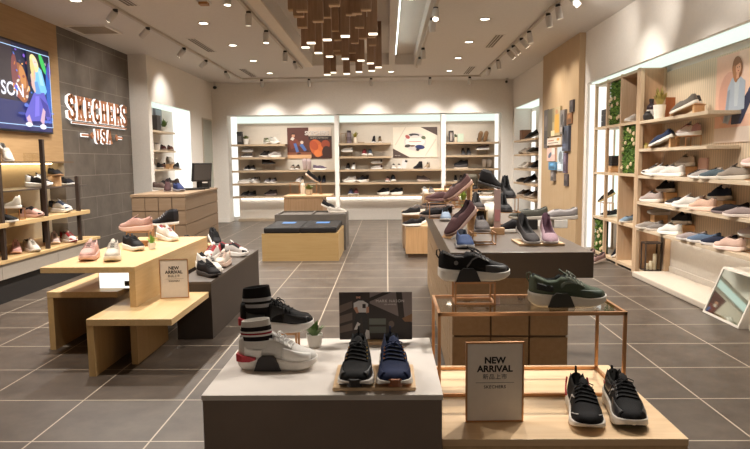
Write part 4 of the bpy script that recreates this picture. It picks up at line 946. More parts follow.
obj('worktop', BX(-.73, .008, -.008, 2.16, .965, .998), wood(156, 132, 107, 'x', .88), cc)
CT = .9986
def onc(px, py): p = atZ(px, py, CT); return (p.x, p.y, CT)
po = thing('cash_monitor', 'black monitor on its stand on the cash counter', 'monitor', onc(200, 189), math.radians(58))
obj('base', BX(-.12, .12, -.09, .09, 0, .02), M_BLK, po); obj('stand', BX(-.03, .03, -.02, .04, .02, .2), M_BLK, po)
s_ = obj('screen', BX(-.19, .19, -.04, -.005, .13, .42), plain(44, 42, 44, .35), po); s_.rotation_euler.x = .12
obj('display', BX(-.17, .17, -.044, -.04, .15, .4), plain(84, 80, 78, .2), s_)
tag(obj('keyboard', BX(-.2, .2, -.08, .08, 0, .03), M_BLK, loc=onc(191, 190)), 'black keyboard left of the cash monitor', 'keyboard').rotation_euler.z = .8
rc = thing('receipt_printer', 'small black printer behind the cash monitor', 'printer', onc(206, 187.5)); obj('body', BX(-.07, .07, -.07, .07, 0, .12), M_BLK, rc); obj('paper_slot', BX(-.05, .05, -.075, -.07, .08, .1), M_WHITE, rc)
shoe('runner', onc(163, 190), -20, 'brown and grey shoe at the left of the heap on the cash counter', (120, 100, 92), (206, 196, 186), n=11, pitch=0)
shoe('runner', onc(169, 191.5), -70, 'dark maroon shoe in the heap on the cash counter', (86, 58, 60), (170, 156, 148), n=11, pitch=18)
shoe('runner', onc(165.5, 189), -120, 'black shoe behind the brown one in the cash counter heap', (40, 36, 36), (120, 110, 104), n=11, pitch=16)
shoe('runner', onc(172, 188.5), 160, 'dark brown shoe at the back of the cash counter heap', (80, 64, 58), (150, 136, 126), n=11, pitch=12)
shoe('runner', onc(174, 190), -30, 'cream and black shoe right of the heap on the cash counter', (150, 136, 126), CREAM, (50, 44, 46), n=11)
shoe('runner', onc(177, 191.5), -50, 'blue shoe near the keyboard on the cash counter', (58, 70, 118), (160, 160, 172), n=11)
# shelves in the recess
for i, (z, l) in enumerate(((2.02, 'top'), (1.66, 'middle'), (1.31, 'lowest'))):
    tag(obj('wall_shelf', BX(-4.478, -4.2, 11.0, 12.35 + (.3 if i == 2 else 0), z - .035, z), M_SHELF_Y), l + ' wooden shelf in the recess behind the cash counter', 'shelf')
def onl(px, z, X=-4.33, py=150): p = atX(px, py, X); return (X, p.y, z + .0005)
bp = thing('brand_picture', 'grey blue picture leaning in the recess behind the cash counter', 'picture', (-4.47, 11.95, 1.665)); obj('board', BX(-.005, .012, -.36, .42, .36, .9), plain(120, 124, 130, .5), bp)
m, ms = flat_art([(plain(176, 174, 176, .5), ('e', .35, .55, .14, .4, .2)), (plain(70, 62, 74, .5), ('e', .5, .5, .08, .42, .1)), (plain(150, 160, 172, .5), rect(.6, .1, .95, .8)), (plain(96, 120, 140, .5), rect(.66, .25, .9, .45))], .78, .54, (.0122, -.36, .36), (0, 1, 0), (0, 0, 1), (1, 0, 0)); obj('printed_photo', m, ms, bp)
q = onl(157, 2.02); t = thing('display_box', 'tall dark box on the top shelf behind the cash counter', 'box', q); obj('box_body', BX(-.06, .06, -.1, .1, 0, .27), plain(52, 42, 40, .5), t); obj('lid', BX(-.062, .062, -.102, .102, .27, .29), plain(70, 56, 50, .5), t)
potted('green plant in a white pot on the top shelf behind the cash counter', onl(165, 2.02), .07, .1, .18, 26, leaf=(92, 112, 52), spread=.12, wide=.016)
bottle('small pale jar on the middle shelf behind the cash counter', onl(157, 1.66), .05, .14, (196, 186, 176), False, (90, 80, 76))
shoe('slip', onl(163, 1.66), -60, 'dark red shoe on the middle shelf behind the cash counter, left', (96, 48, 46), (150, 130, 120), n=9)
shoe('slip', onl(170, 1.66), -60, 'brown red shoe on the middle shelf behind the cash counter, right', (120, 74, 60), (180, 160, 144), n=9)
shoe('slip', onl(159, 1.31), -60, 'black shoe at the left of the lowest shelf behind the cash counter', (46, 42, 42), (190, 180, 170), n=9)
block('pale block on the lowest shelf behind the cash counter', onl(168, 1.31), .12, .3, .09)
shoe('runner', onl(167, 1.40), -50, 'white shoe raised on the block behind the cash counter', (226, 216, 200), WHITE, n=9)
shoe('slip', (-4.3, 12.12, 1.3105), -85, 'brown shoe on the lowest shelf behind the cash counter', (92, 58, 48), (150, 120, 100), n=9)
shoe('slip', (-4.3, 12.45, 1.3105), -85, 'black shoe at the right end of the lowest shelf behind the counter', (36, 33, 33), (120, 110, 104), n=9)
wm = thing('wall_mirror', 'tall narrow mirror on the left wall before the back corner', 'mirror', (-4.1, 14.2, 0)); obj('frame', BX(.0, .02, -.36, .36, .2, 2.42), plain(200, 188, 172, .5), wm); obj('glass', BX(.02, .024, -.33, .33, .23, 2.39), mirror(), wm)

# ================================================================== MIDDLE OF THE SHOP
M_HON_X = wood(172, 143, 97, 'x', .9, .45); M_GBOX = stone(100, 92, 84, .85, 4, .6); M_OAKB = wood(176, 142, 108, 'z', .8, .5)
t = thing('seating_bench', 'honey wood seating bench with two black cushions in the shop centre', 'bench', (-1.25, 9.3, 0))
obj('front_panel', BX(-.55, .55, -.53, -.5, 0, .4), M_HON_X, t); obj('side_panel', BX(-.55, -.52, -.4995, .55, 0, .34), M_HON_X, t); obj('side_panel', BX(.52, .55, -.4995, .55, 0, .40), M_HON_X, t); obj('seat', BX(-.519, .519, -.4995, .55, .28, .32), M_HON_X, t)
M_CUSH = plain(28, 24, 23, .6, 0.0, .3)
for i, x in enumerate((-1.51, -.99)):
    c = thing('bench_cushion', ('left' if i == 0 else 'right') + ' black cushion on the seating bench, with a blue sticker', 'cushion', (x, 9.35, .3205))
    obj('pad', BX(-.262, .262, -.575, .48, .08, .165), M_CUSH, c, bevel=.02); obj('blue_sticker', BX(-.1, .1, .0, .22, .1652, .1675), plain(70, 120, 180, .5), c)
t = thing('display_box', 'low grey display box right behind the seating bench', 'display box', (-1.24, 10.28, 0))
obj('body', BX(-.57, .57, -.4, .4, 0, .55), M_GBOX, t); obj('rim', BX(-.57, .57, -.4, -.37, .551, .575).box(-.57, .57, .37, .4, .551, .575).box(-.57, -.54, -.37, .37, .551, .575).box(.54, .57, -.37, .37, .551, .575).box(-.015, .015, -.37, .37, .551, .575), M_GBOX, t)
t = thing('display_box', 'brown wooden display box behind the grey one, holding a bottle and plant', 'display box', (-1.49, 11.3, 0))
obj('body', BX(-.345, .345, -.35, .4, 0, .79), M_OAKB, t); obj('top', BX(-.355, .48, -.36, .41, .79, .815), wood(214, 180, 140, 'x'), t)
WB = .8156
bottle('white bottle on the brown wooden box in the shop centre', on(303, 194.2, WB), .045, .27, (226, 216, 200), True, (226, 216, 200))
riser('thin wire frame on the brown wooden box', on(295, 194.2, WB), .17, .1, .22, 0)
potted('leafy plant in a pale pot on the brown wooden box', on(309, 194.8, WB), .07, .1, .12, 30, pot=(196, 176, 150), leaf=(110, 120, 66), spread=.1, wide=.02)
riser('slim brass stand with a tilted black shoe on the brown wooden box', on(312, 193.6, WB), .18, .1, .2)
p = on(312, 193.6, WB); shoe('slip', (p[0], p[1], WB + .2), 0, 'black slip-on tilted toe-down over the brown wooden box', (46, 40, 40), (214, 190, 170), n=9, pitch=34)
tag(obj('pole_stand', BX(-.03, .03, -.03, .03, 0, .012).bar((0, 0, .012), (0, 0, .24), .006), BRASS, loc=on(321, 194.2, WB)), 'thin brass pole on the right of the brown wooden box', 'stand')
shoe('slip', on(329, 211, .5755), -12, 'black slip-on leaning on the right of the low grey box', (44, 40, 42), (226, 216, 204), n=11, pitch=22, L=.29)
shoe('slip', on(337.5, 212.6, .5755), -8, 'white low shoe in front of the black slip-on on the grey box', (214, 204, 192), (226, 216, 204), n=11, L=.29)
# low boxes left of the long counter
t = thing('display_box', 'low wooden box with black shoes left of the long counter', 'display box', (.6, 9.35, 0)); obj('body', BX(-.33, .3, -.36, .3, .06, .44), wood(196, 156, 112, 'z', .84), t); obj('base', BX(-.3, .27, -.33, .3, 0, .06), M_GRV, t); obj('top', BX(-.33, .3, -.36, .3, .44, .465), wood(206, 172, 132, 'x'), t)
t = thing('display_box', 'low greyish box behind the wooden one left of the long counter', 'display box', (.65, 10.4, 0)); obj('body', BX(-.4, .3, -.4, .4, 0, .52), wood(150, 126, 102, 'z'), t); obj('top', BX(-.4, .3, -.4, .4, .52, .55), wood(206, 172, 132, 'x'), t)
t = thing('display_box', 'tall wooden box at the far end of the long counter', 'display box', (.95, 12.4, 0)); obj('body', BX(-.24, .36, -.4, .4, 0, .82), M_OAKB, t); obj('top', BX(-.25, .37, -.41, .41, .82, .845), wood(206, 172, 132, 'x'), t)
shoe('runner', on(412, 226, .4655), 175, 'black shoe lying at the left on the low wooden box', (42, 38, 40), WHITE, n=11, L=.27)
wedge('sloped wooden stand on the low wooden box by the counter', on(426, 224, .4655), 205, 22); p = on(426, 224, .4655)
shoe('runner', (p[0], p[1], .4655), 205, 'tilted black and white shoe on the low wooden box', (44, 40, 42), WHITE, n=11, pitch=22, lift=.012)
shoe('runner', on(411, 215, .5505), 178, 'black shoe with a white sole on the greyish low box, left', (44, 40, 42), WHITE, n=11)
shoe('runner', on(417, 211.5, .5505), 178, 'white and black shoe on the greyish low box, right', (120, 112, 110), WHITE, n=11)
shoe('slip', on(425, 194, .8455), -90, 'small white shoe on the tall wooden box beyond the counter', (214, 206, 198), WHITE, n=9)
shoe('slip', on(431, 194, .8455), -90, 'small grey shoe beside the white one beyond the counter', (120, 108, 104), WHITE, n=9)

# ------------------------------------------------------------------ long counter
t = thing('display_counter', 'long dark-topped display counter with wood panelled sides', 'counter', (.79, 5.2, 0), math.radians(-1.3))
obj('slab', BX(-.4, .39, -1.78, 1.9, .755, .9), stone(98, 86, 76, .86, 4, .35), t, bevel=.003)
panelled(t, -.375, .3, -1.62, 1.85, .754, .2, 'FlR', wood(176, 148, 116, 'y', .9, .5), .19)
KT = .9006
def kt(px, py): return on(px, py, KT)
b1 = block('pale wooden board under the grey and mauve flats on the counter', (kt(542, 246)[0], kt(542, 246)[1] + .12, KT), .27, .24, .015, mat=M_TAN_X, name='display_board', cat='board')
bp = b1.location
shoe('flat', (bp.x - .062, bp.y - .0, KT + .0155), -84, 'dark grey flat on the pale board near the counter front', (78, 72, 72), (190, 184, 180), lin=(50, 46, 46), n=17, L=.265, pitch=13)
shoe('flat', (bp.x + .06, bp.y - .0, KT + .0155), -96, 'mauve flat on the pale board near the counter front', (182, 150, 160), (206, 196, 194), lin=(96, 62, 76), n=17, L=.265, pitch=13)
p = kt(466, 249); shoe('slip', (p[0], p[1] + .13, KT), -91, 'blue slip-on facing out at the front left of the counter', (62, 82, 126), (178, 180, 184), lin=(34, 38, 54), n=17, L=.275)
p = kt(484, 245)
riser('thin wire stand under the grey slip-on on the counter', (p[0], p[1] + .06, KT), .14, .13, .075, 0, .003)
shoe('slip', (p[0] - .005, p[1] + .1, KT + .075), -94, 'grey slip-on facing out, raised on a wire stand on the counter', (110, 102, 100), (150, 140, 134), lin=(52, 46, 48), n=15, L=.25)
p = kt(460, 238); wedge('sloped stand under the front maroon shoe on the counter', (p[0] + .01, p[1] + .06, KT), 212, 36, .24, .09)
shoe('slip', (p[0] + .02, p[1] + .06, KT + .014), 212, 'maroon brown loafer tilted toe-down behind the blue slip-on', (104, 72, 74), (166, 136, 124), lin=(66, 40, 44), n=15, pitch=36, L=.28)
shoe('slip', (kt(446, 221)[0], kt(446, 221)[1] + .08, KT), -95, 'pale blue slip-on facing out on the left edge of the counter', (132, 148, 168), (190, 188, 186), lin=(36, 36, 40), n=13, L=.25)
p = kt(436, 217); shoe('slip', (p[0], p[1], KT), -172, 'black flat shoe lying at the left edge of the counter', (44, 38, 40), (170, 150, 140), n=11, L=.29)
rx_ = p[0] + .15; ry_ = p[1] + .0; riser('low wire stand over the black flat at the counter edge', (rx_, ry_, KT), .44, .34, .14)
shoe('slip', (rx_ - .09, ry_ + .1, KT + .14), 184, 'maroon loafer lying level on the low wire stand of the counter', (106, 74, 74), (140, 104, 98), n=13, L=.29)
p = (rx_ + .06, ry_ - .07); shoe('slip', (p[0] - .01, p[1], KT + .155), 200, 'large maroon loafer tilted over the low wire stand of the counter', (110, 78, 74), (166, 130, 114), n=15, pitch=32, L=.3)
wedge('sloped stand holding up the large maroon loafer on the counter', (p[0] - .01, p[1], KT + .1405), 200, 32, .25, .09)
potted('small green plant between the shoes on the counter', kt(470, 222), .05, .07, .13, 26, pot=(150, 134, 110), leaf=(126, 158, 60), spread=.09, wide=.014)
potted('pot of yellow green moss low among the counter shoes', kt(456, 232), .045, .04, .04, 50, pot=(170, 160, 60), leaf=(156, 158, 52), spread=.05, wide=.012)
p = kt(477, 229)
t = thing('display_stand', 'white framed cube stand with a black front on the counter', 'stand', p); obj('frame', MB().box(-.07, -.06, -.06, .06, 0, .15).box(.06, .07, -.06, .06, 0, .15).box(-.06, .06, -.06, .06, .14, .15), plain(214, 190, 150, .5), t); obj('black_back', BX(-.06, .06, .05, .06, 0, .14), M_BLK, t)
shoe('flat', (p[0], p[1], KT + .15), -92, 'dark flat on top of the black-fronted cube stand', (74, 62, 58), (150, 130, 118), n=11, L=.25)
q = kt(489.5, 226); v = thing('white_vase', 'round white vase on the counter', 'vase', q)
obj('body', MB().lathe([(.04, 0), (.075, .03), (.088, .085), (.075, .14), (.045, .17), (.03, .18), (.026, .178), (.02, .14)], n=22), plain(232, 224, 210, .4), v, smooth=True)
obj('rim', MB().lathe([(.028, .178), (.034, .186), (.026, .186)], n=18), plain(226, 216, 200, .4), v)
q = kt(497, 234); v = thing('upright_panel_stand', 'narrow upright pinkish sign strip on a wooden base on the counter', 'sign', q)
obj('base', BX(-.045, .045, -.04, .04, 0, .045), wood(200, 160, 120, 'x'), v); obj('strip', BX(-.022, .022, -.008, .008, .045, .31), plain(178, 152, 146, .5), v); obj('printed_band', BX(-.018, .018, -.0095, -.008, .09, .17), plain(186, 130, 132, .5), v)
q = kt(472, 205); v = thing('upright_panel_stand', 'second narrow wooden sign strip farther back on the counter', 'sign', (q[0], q[1] - .3, KT)); obj('base', BX(-.04, .04, -.04, .04, 0, .03), wood(200, 160, 120, 'x'), v); obj('strip', BX(-.02, .02, -.008, .008, .03, .24), plain(196, 164, 136, .5), v)
q = kt(512, 232); shoe('runner', (q[0], q[1] - .02, KT), 178, 'black shoe with a white sole low at the right rear of the counter', (44, 40, 42), WHITE, n=11, L=.22)
riser('wire stand carrying black shoes at the right rear of the counter', (q[0], q[1] + .16, KT), .15, .14, .135, 0, .003)
shoe('flat', (q[0] - .0, q[1] + .16, KT + .135), -94, 'black flat on the wire stand at the right rear of the counter', (40, 36, 38), (62, 58, 58), n=13, L=.26)
riser('tall wire stand behind the black flats on the counter', (q[0] + .05, q[1] + .46, KT), .15, .12, .22, 0, .003)
shoe('flat', (q[0] + .05, q[1] + .46, KT + .22), -90, 'black flat high on the tall wire stand at the counter rear', (42, 38, 40), (60, 56, 56), n=13, L=.26, pitch=12)
q = kt(528, 230); block('black box under the olive shoe on the counter', (q[0], q[1] + .1, KT), .16, .13, .07, mat=M_BLK, name='black_box', cat='box')
shoe('slip', (q[0] - .01, q[1] + .1, KT + .07), 176, 'olive grey shoe side-on, raised on a black box on the counter', (104, 102, 92), (206, 196, 182), lin=(44, 44, 40), n=15, L=.27)
block('small white block right of the olive shoe on the counter', (q[0] + .27, q[1] + .16, KT), .1, .1, .06, mat=M_WHITE)
shoe('slip', (q[0] + .27, q[1] + .16, KT + .06), 176, 'pale grey shoe on the white block behind the mauve flat', (168, 160, 158), (206, 196, 186), n=11, L=.26)
q = kt(500, 206); q = (q[0], 6.9, KT)
riser('tall wire stand with strappy dark shoes at the far counter end', (.98, 6.75, KT), .5, .14, .2, 0, .004)
shoe('boot', (.86, 6.75, KT + .2), 170, 'dark brown shoe on the tall wire stand, left of the strappy pair', (84, 76, 62), (60, 54, 50), n=11, L=.27, pitch=0)
shoe('boot', (1.1, 6.72, KT + .2), -16, 'black strappy shoe tilted toe-down on the tall wire stand', (38, 34, 34), (46, 42, 42), n=13, L=.28, pitch=14)
riser('square wire frame behind the large maroon loafer on the counter', (.72, 6.9, KT), .16, .1, .24, 0, .004)
shoe('flat', (.52, 6.8, KT), 176, 'dark flat at the far left end of the counter', (58, 46, 44), (150, 130, 120), n=9, L=.27)
potted('slim green plant at the far end of the counter', (.85, 6.98, KT), .045, .07, .16, 20, pot=(190, 170, 140), leaf=(140, 160, 70), spread=.07, wide=.012)
shoe('flat', (.66, 6.62, KT), -90, 'brown flat facing out among the far counter shoes', (110, 88, 76), (170, 146, 130), n=9, L=.25)

# ================================================================== BACK WALL SHELVES
SHZ = [1.845, 1.535, 1.225, .918, .612]
M_SH = wood(182, 160, 134, 'x', .86)
def bshelf(x0, x1, z, lab): tag(obj('wall_shelf', BX(x0, x1, 14.69, 15.039, z - .045, z), M_SH), lab, 'shelf', 'back wall shelves')
RN = ['top', 'second', 'third', 'fourth', 'lowest']
for i, z in enumerate(SHZ):
    bshelf(-3.68, -2.4 if i < 2 else -1.232, z, RN[i] + ' shelf of the left bay on the back wall')
    bshelf(-1.128, .1 if i < 2 else 1.283, z, RN[i] + ' shelf of the middle bay on the back wall')
    bshelf(1.387, 2.63, z, RN[i] + ' shelf of the right bay on the back wall')
for nm_, b_ in (('back wall', (-3.55, 2.55, 15.0, 15.03, .545, .56)), ('right wall', (3.34, 3.37, 3.2, 7.6, .525, .54))):
    us = thing('light_strip', 'slim strip light under the lowest shelf of the ' + nm_, 'light strip'); us['kind'] = 'structure'; obj('diffuser', MB().box(*b_), M_ADDED_STRIP, us)  # both strips are added to brighten the white wall below the shelves
tag(obj('floor_ledge', BX(-3.6, -1.3, 14.86, 15.04, 0, .06), wood(176, 160, 140, 'x')), 'low ledge on the floor under the left bay of the back wall', 'ledge')
def bk(px, row, dy=0.0): p = atY(px, 170, 14.865 + dy); return (p.x, p.y, SHZ[row] + .0006)
BAY = {'L': 'left bay', 'M': 'middle bay', 'R': 'right bay'}
def bs(px, row, yaw, desc, up, sole=WHITE, kind='runner', over=None, **k):
    bay = 'L' if px < 337 else ('M' if px < 443 else 'R')
    return shoe(kind, bk(px, row), yaw, desc + f', {RN[row]} back-wall shelf, {BAY[bay]}', up, sole, over, n=9, ax='x', **{**dict(L=.31), **k})
def bpair(xa, xb, row, what, a, b=None, kind='slip', sole=WHITE, yaw=-90, **k):
    bs(xa, row, yaw, what + ', left of its pair', a, sole, kind, **k); bs(xb, row, yaw, what + ', right of its pair', b or a, sole, kind, **k)
# left bay
p = bk(241, 0); t = thing('display_box', 'tall black box at the left end of the top shelf on the back wall', 'box', p); obj('box_body', BX(-.06, .06, -.06, .06, 0, .25), plain(40, 36, 34, .5), t); obj('lid', BX(-.063, .063, -.063, .063, .25, .3), plain(30, 27, 26, .4), t); obj('printed_band', BX(-.05, .05, -.062, -.06, .06, .2), plain(96, 90, 86, .5), t)
potted('leafy plant in a white pot beside the black box on the top left shelf', bk(247, 0), .065, .13, .12, 26, leaf=(104, 112, 62), spread=.1, wide=.02)
bs(269, 0, -60, 'white and green shoe', (190, 188, 170), over=(110, 116, 80)); bs(274, 0, -40, 'white trainer', (226, 220, 210), kind='trainer')
riser('low wire stand in the left bay carrying a grey shoe above another', bk(247, 1), .35, .16, .13, mat=WIRE)
bs(247, 1, 176, 'dark grey shoe under the stand', (110, 102, 98), L=.27, kind='slip'); bs(248, 1, 176, 'pale grey shoe raised on the wire stand', (196, 188, 182), lift=.13, L=.26, kind='slip')
bs(267, 1, -120, 'dark trainer', (70, 64, 62)); bs(273, 1, -160, 'light grey trainer', (190, 182, 176))
bpair(247, 252.5, 2, 'small black and white shoe', (56, 52, 52)); riser('wire stand in the left bay under the black slip-on', bk(269, 2), .26, .14, .14, mat=WIRE)
bs(269, 2, 4, 'black slip-on raised on a wire stand', (48, 44, 44), (90, 84, 80), 'slip', lift=.14)
bpair(292.5, 297.5, 2, 'grey brown shoe', (150, 132, 116), (118, 102, 88))
for xx, cc_, d_ in ((304.5, (120, 104, 130), 'left'), (309, (92, 70, 92), 'right')):
    bs(xx, 2, -90, f'purple grey shoe stood on its heel, {d_} of two', cc_, (196, 176, 176), 'slip', pitch=-68, L=.265)
bs(320, 2, 0, 'purple grey low shoe', (120, 106, 124), kind='slip')
bs(246.5, 3, 180, 'white low trainer', (226, 220, 212), kind='slip'); bs(252, 3, -120, 'white trainer with a dark tongue', (220, 214, 208), over=(90, 84, 84))
bpair(267.5, 273, 3, 'grey trainer', (132, 124, 124), yaw=-100); bs(299.5, 3, -110, 'pale grey trainer', (186, 178, 174)); bpair(318.5, 323.5, 3, 'navy black high trainer', (38, 38, 50), sole=(58, 56, 64), kind='boot', L=.26)
bpair(244.5, 251, 4, 'black shoe', (42, 39, 40), sole=(90, 84, 82), yaw=-110); bs(270, 4, 174, 'dark brown trainer', (74, 60, 58), (110, 96, 92))
# middle bay
riser('small empty wire frame at the left of the top middle shelf', bk(344, 0), .12, .1, .24, mat=WIRE)
bottle('grey bottle with a dark cap on the top middle shelf', bk(349.5, 0), .06, .3, (120, 106, 110), False, (50, 40, 44), (86, 72, 74))
potted('yellow green plant in a pale pot on the top middle shelf', bk(355.5, 0), .05, .14, .18, 24, pot=(220, 206, 186), leaf=(150, 140, 60), spread=.12, wide=.014)
tag(obj('price_plate', BX(-.08, .08, -.01, .01, 0, .03), plain(150, 130, 108, .6), loc=bk(361.5, 0)), 'small tan label plate on the top middle shelf', 'label')
bs(374, 0, -92, 'black high shoe with a white toe', (44, 42, 48), kind='boot', L=.26); bs(380, 0, -88, 'brown high shoe with a white toe', (126, 104, 78), kind='boot', L=.25)
riser('wire stand under the white trainer in the middle bay', bk(347, 1), .24, .14, .1, mat=WIRE); bs(347, 1, 176, 'white trainer raised on a wire stand', (232, 228, 222), lift=.1, L=.28)
bs(364.5, 1, -92, 'dark red shoe', (130, 50, 54), kind='trainer'); bs(370, 1, -88, 'grey teal shoe', (92, 100, 108), kind='trainer')
bs(347.5, 2, -100, 'black shoe with a white sole', (60, 54, 54), kind='boot', L=.24); bs(353.5, 2, -95, 'all white shoe', (230, 226, 220), kind='boot', L=.25)
riser('low wire stand with stacked black and white shoes in the middle bay', bk(376.5, 2), .35, .16, .13, mat=WIRE); bs(376.5, 2, 178, 'white and brown shoe under the stand', (196, 186, 178), over=(90, 60, 56), L=.27, kind='slip'); bs(376.5, 2, 178, 'white and black trainer raised on the stand', (226, 220, 214), over=(60, 56, 58), kind='slip', lift=.13, L=.26)
bs(353, 3, 178, 'white low trainer', (222, 216, 208)); bs(359, 3, -150, 'black trainer with a white edge', (52, 48, 50), kind='trainer'); bs(387.5, 3, -92, 'pink brown shoe', (150, 112, 102), kind='slip'); bs(392.5, 3, -86, 'black shoe beside the pink brown one', (40, 37, 40), kind='trainer')
bs(350.5, 4, -92, 'navy blue shoe', (66, 68, 92)); bs(355.5, 4, -88, 'maroon shoe', (110, 64, 66)); bs(386.5, 4, 150, 'black trainer with a white sole', (48, 45, 46), kind='trainer'); bs(392.5, 4, 165, 'black and grey trainer', (60, 57, 58), kind='trainer')
bpair(393.5, 399, 2, 'small white shoe with a dark opening', (206, 196, 184))
v = thing('shoe_card', 'tilted white card with a dark corner on the third middle shelf', 'card', bk(403, 2)); v.rotation_euler = (0, .25, 0); obj('card', BX(-.06, .06, -.01, .01, .02, .22), plain(206, 200, 198, .5), v); obj('dark_corner', BX(.0, .06, -.012, -.01, .17, .22), M_BLK, v)
bs(418, 2, -140, 'black ankle boot', (38, 35, 38), (52, 48, 50), 'boot', L=.26); bs(427, 2, -120, 'tan high shoe with a white toe', (160, 140, 116), kind='boot', L=.23)
bs(423.5, 3, 4, 'dark brown trainer', (92, 76, 72), (170, 156, 146)); bs(425, 4, -110, 'black shoe behind the tall wooden box', (60, 55, 55)); bs(430, 4, -90, 'white shoe behind the tall wooden box', (206, 196, 184))
# right bay
p = bk(451, 0); t = thing('display_box', 'black framed box at the left of the top right-bay shelf', 'box', p); obj('frame', MB().box(-.055, -.03, -.05, .05, 0, .27).box(.03, .055, -.05, .05, 0, .27).box(-.03, .03, -.05, .05, .24, .27).box(-.03, .03, -.05, .05, 0, .03), plain(48, 40, 38, .5), t); obj('pale_panel', BX(-.03, .03, -.02, .02, .03, .24), plain(170, 156, 146, .5), t)
potted('small plant in a pale pot on the top right-bay shelf', bk(455.5, 0), .045, .12, .1, 20, pot=(206, 190, 168), leaf=(90, 104, 66), spread=.05, wide=.018)
tag(obj('green_card', BX(-.07, .07, -.006, .006, 0, .2), plain(186, 200, 180, .5), loc=bk(460.5, 0)), 'pale green card on the top right-bay shelf', 'card')
for xx, d_ in ((480, 'left'), (485.5, 'right')): bs(xx, 0, -75, f'black shoe stood up on end, {d_} of a pair', (44, 42, 44), (150, 120, 90), 'slip', pitch=-60, L=.265)
bpair(463, 468.5, 1, 'dark grey high shoe', (74, 72, 74), sole=(130, 124, 122), kind='boot', L=.26)
riser('wire stand under the grey sandal in the right bay', bk(482, 1), .22, .14, .12, mat=WIRE); bs(482, 1, 176, 'grey low shoe raised on a wire stand', (128, 120, 120), kind='slip', lift=.12)
tag(obj('display_slab', BX(-.16, .16, -.06, .06, 0, .025), plain(220, 206, 190, .5), loc=bk(461, 2)), 'pale slab under the chunky black trainer in the right bay', 'shoe stand'); bs(461, 2, 178, 'chunky black trainer', (42, 40, 42), (70, 66, 66), 'trainer', L=.32, lift=.025)
for xx, d_ in ((484, 'left'), (489, 'right')): bs(xx, 2, -100, f'black shoe with white edges tipped upright, {d_} of two', (46, 45, 50), (206, 200, 196), 'slip', pitch=-50, L=.265)
bs(455.5, 3, -92, 'black shoe', (48, 45, 45), kind='boot', L=.22); bs(461, 3, -88, 'grey shoe', (118, 108, 108), kind='boot', L=.22)
riser('wire stand under the grey blue trainer in the right bay', bk(484, 3), .24, .14, .13, mat=WIRE); bs(484, 3, 174, 'grey blue trainer raised on a wire stand', (104, 104, 120), lift=.13, L=.27, kind='slip')
bs(477, 4, -40, 'black and white shoe', (44, 42, 44)); bs(485, 4, -20, 'olive grey trainer', (112, 108, 92)) 
# posters
po = thing('wall_poster', 'brown and orange autumn poster with a seated man, left of the middle bay', 'poster', (-1.86, 15.03, 1.5)); w_, h_ = 1.07, .74
bo = obj('board', BX(-w_ / 2, w_ / 2, -.012, .008, 0, h_), plain(84, 40, 28, .5), po)
o1 = [(plain(214, 196, 178, .5), rect(.48, .72, 1, 1)), (plain(40, 26, 26, .5), rect(.48, .6, 1, .72)), (plain(70, 36, 26, .5), rect(.52, 0, 1, .6)), (plain(190, 92, 44, .5), ('e', .66, .34, .15, .28, .2)), (plain(206, 104, 48, .5), ('e', .74, .26, .12, .22, -.3)), (plain(170, 74, 36, .5), ('e', .6, .42, .09, .16, .3)), (plain(150, 66, 40, .5), ('e', .86, .45, .1, .14, 0)), (plain(60, 34, 26, .5), ('e', .88, .2, .1, .2, 0)), (plain(214, 118, 58, .5), ('e', .68, .16, .08, .12, .1)),
      (plain(206, 160, 118, .5), [(0, 0), (.54, 0), (.54, .2), (0, .12)]), (plain(130, 76, 50, .5), rect(0, .12, .54, .2)), (plain(110, 50, 36, .5), [(.05, .56), (.14, .66), (.24, .6), (.3, .42), (.18, .36), (.08, .3)]), (plain(70, 100, 160, .5), [(.14, .48), (.2, .5), (.26, .22), (.2, .2)]), (plain(70, 100, 160, .5), [(.26, .46), (.34, .5), (.44, .26), (.38, .24)]), (plain(120, 66, 44, .5), [(.2, .5), (.32, .58), (.36, .52), (.26, .42)]), (plain(214, 190, 170, .5), ('e', .33, .52, .035, .05, 0)), (plain(196, 140, 110, .5), ('e', .14, .74, .035, .06, 0)), (plain(200, 190, 180, .5), [(.07, .62), (.11, .7), (.17, .66), (.13, .58)]), (plain(50, 30, 26, .5), ('e', .14, .8, .038, .025, 0)), (plain(60, 30, 26, .5), ('e', .26, .16, .05, .025, .3)), (plain(60, 30, 26, .5), ('e', .45, .24, .04, .03, 0))]
m, ms = flat_art(o1, w_, h_, (-w_ / 2, -.0121, 0), (1, 0, 0), (0, 0, 1), (0, -1, 0), .0006); obj('printed_photo', m, ms, bo)
for dx, dz, mt in ((.006, -.006, plain(120, 100, 90, .5)), (0, 0, plain(214, 204, 196, .5))): obj('lettering', mb_of(text('SKECHERS', .13, .004, .0003, space=.95), Matrix.Translation((.18 + dx, -.0275 + (0 if dx == 0 else .0006), .6 + dz)) @ RX), mt, bo)
obj('lettering', mb_of(text('COMFORT THAT PERFORMS', .034, .0, .0003), Matrix.Translation((.24, -.0275, .485)) @ RX), plain(206, 190, 170, .5), bo)
po = thing('wall_poster', 'pale poster of a ring of trainers with dark corners, in the middle bay', 'poster', (.68, 15.03, 1.5)); w_, h_ = 1.06, .72
bo = obj('board', BX(-w_ / 2, w_ / 2, -.012, .008, 0, h_), plain(226, 214, 196, .5), po)
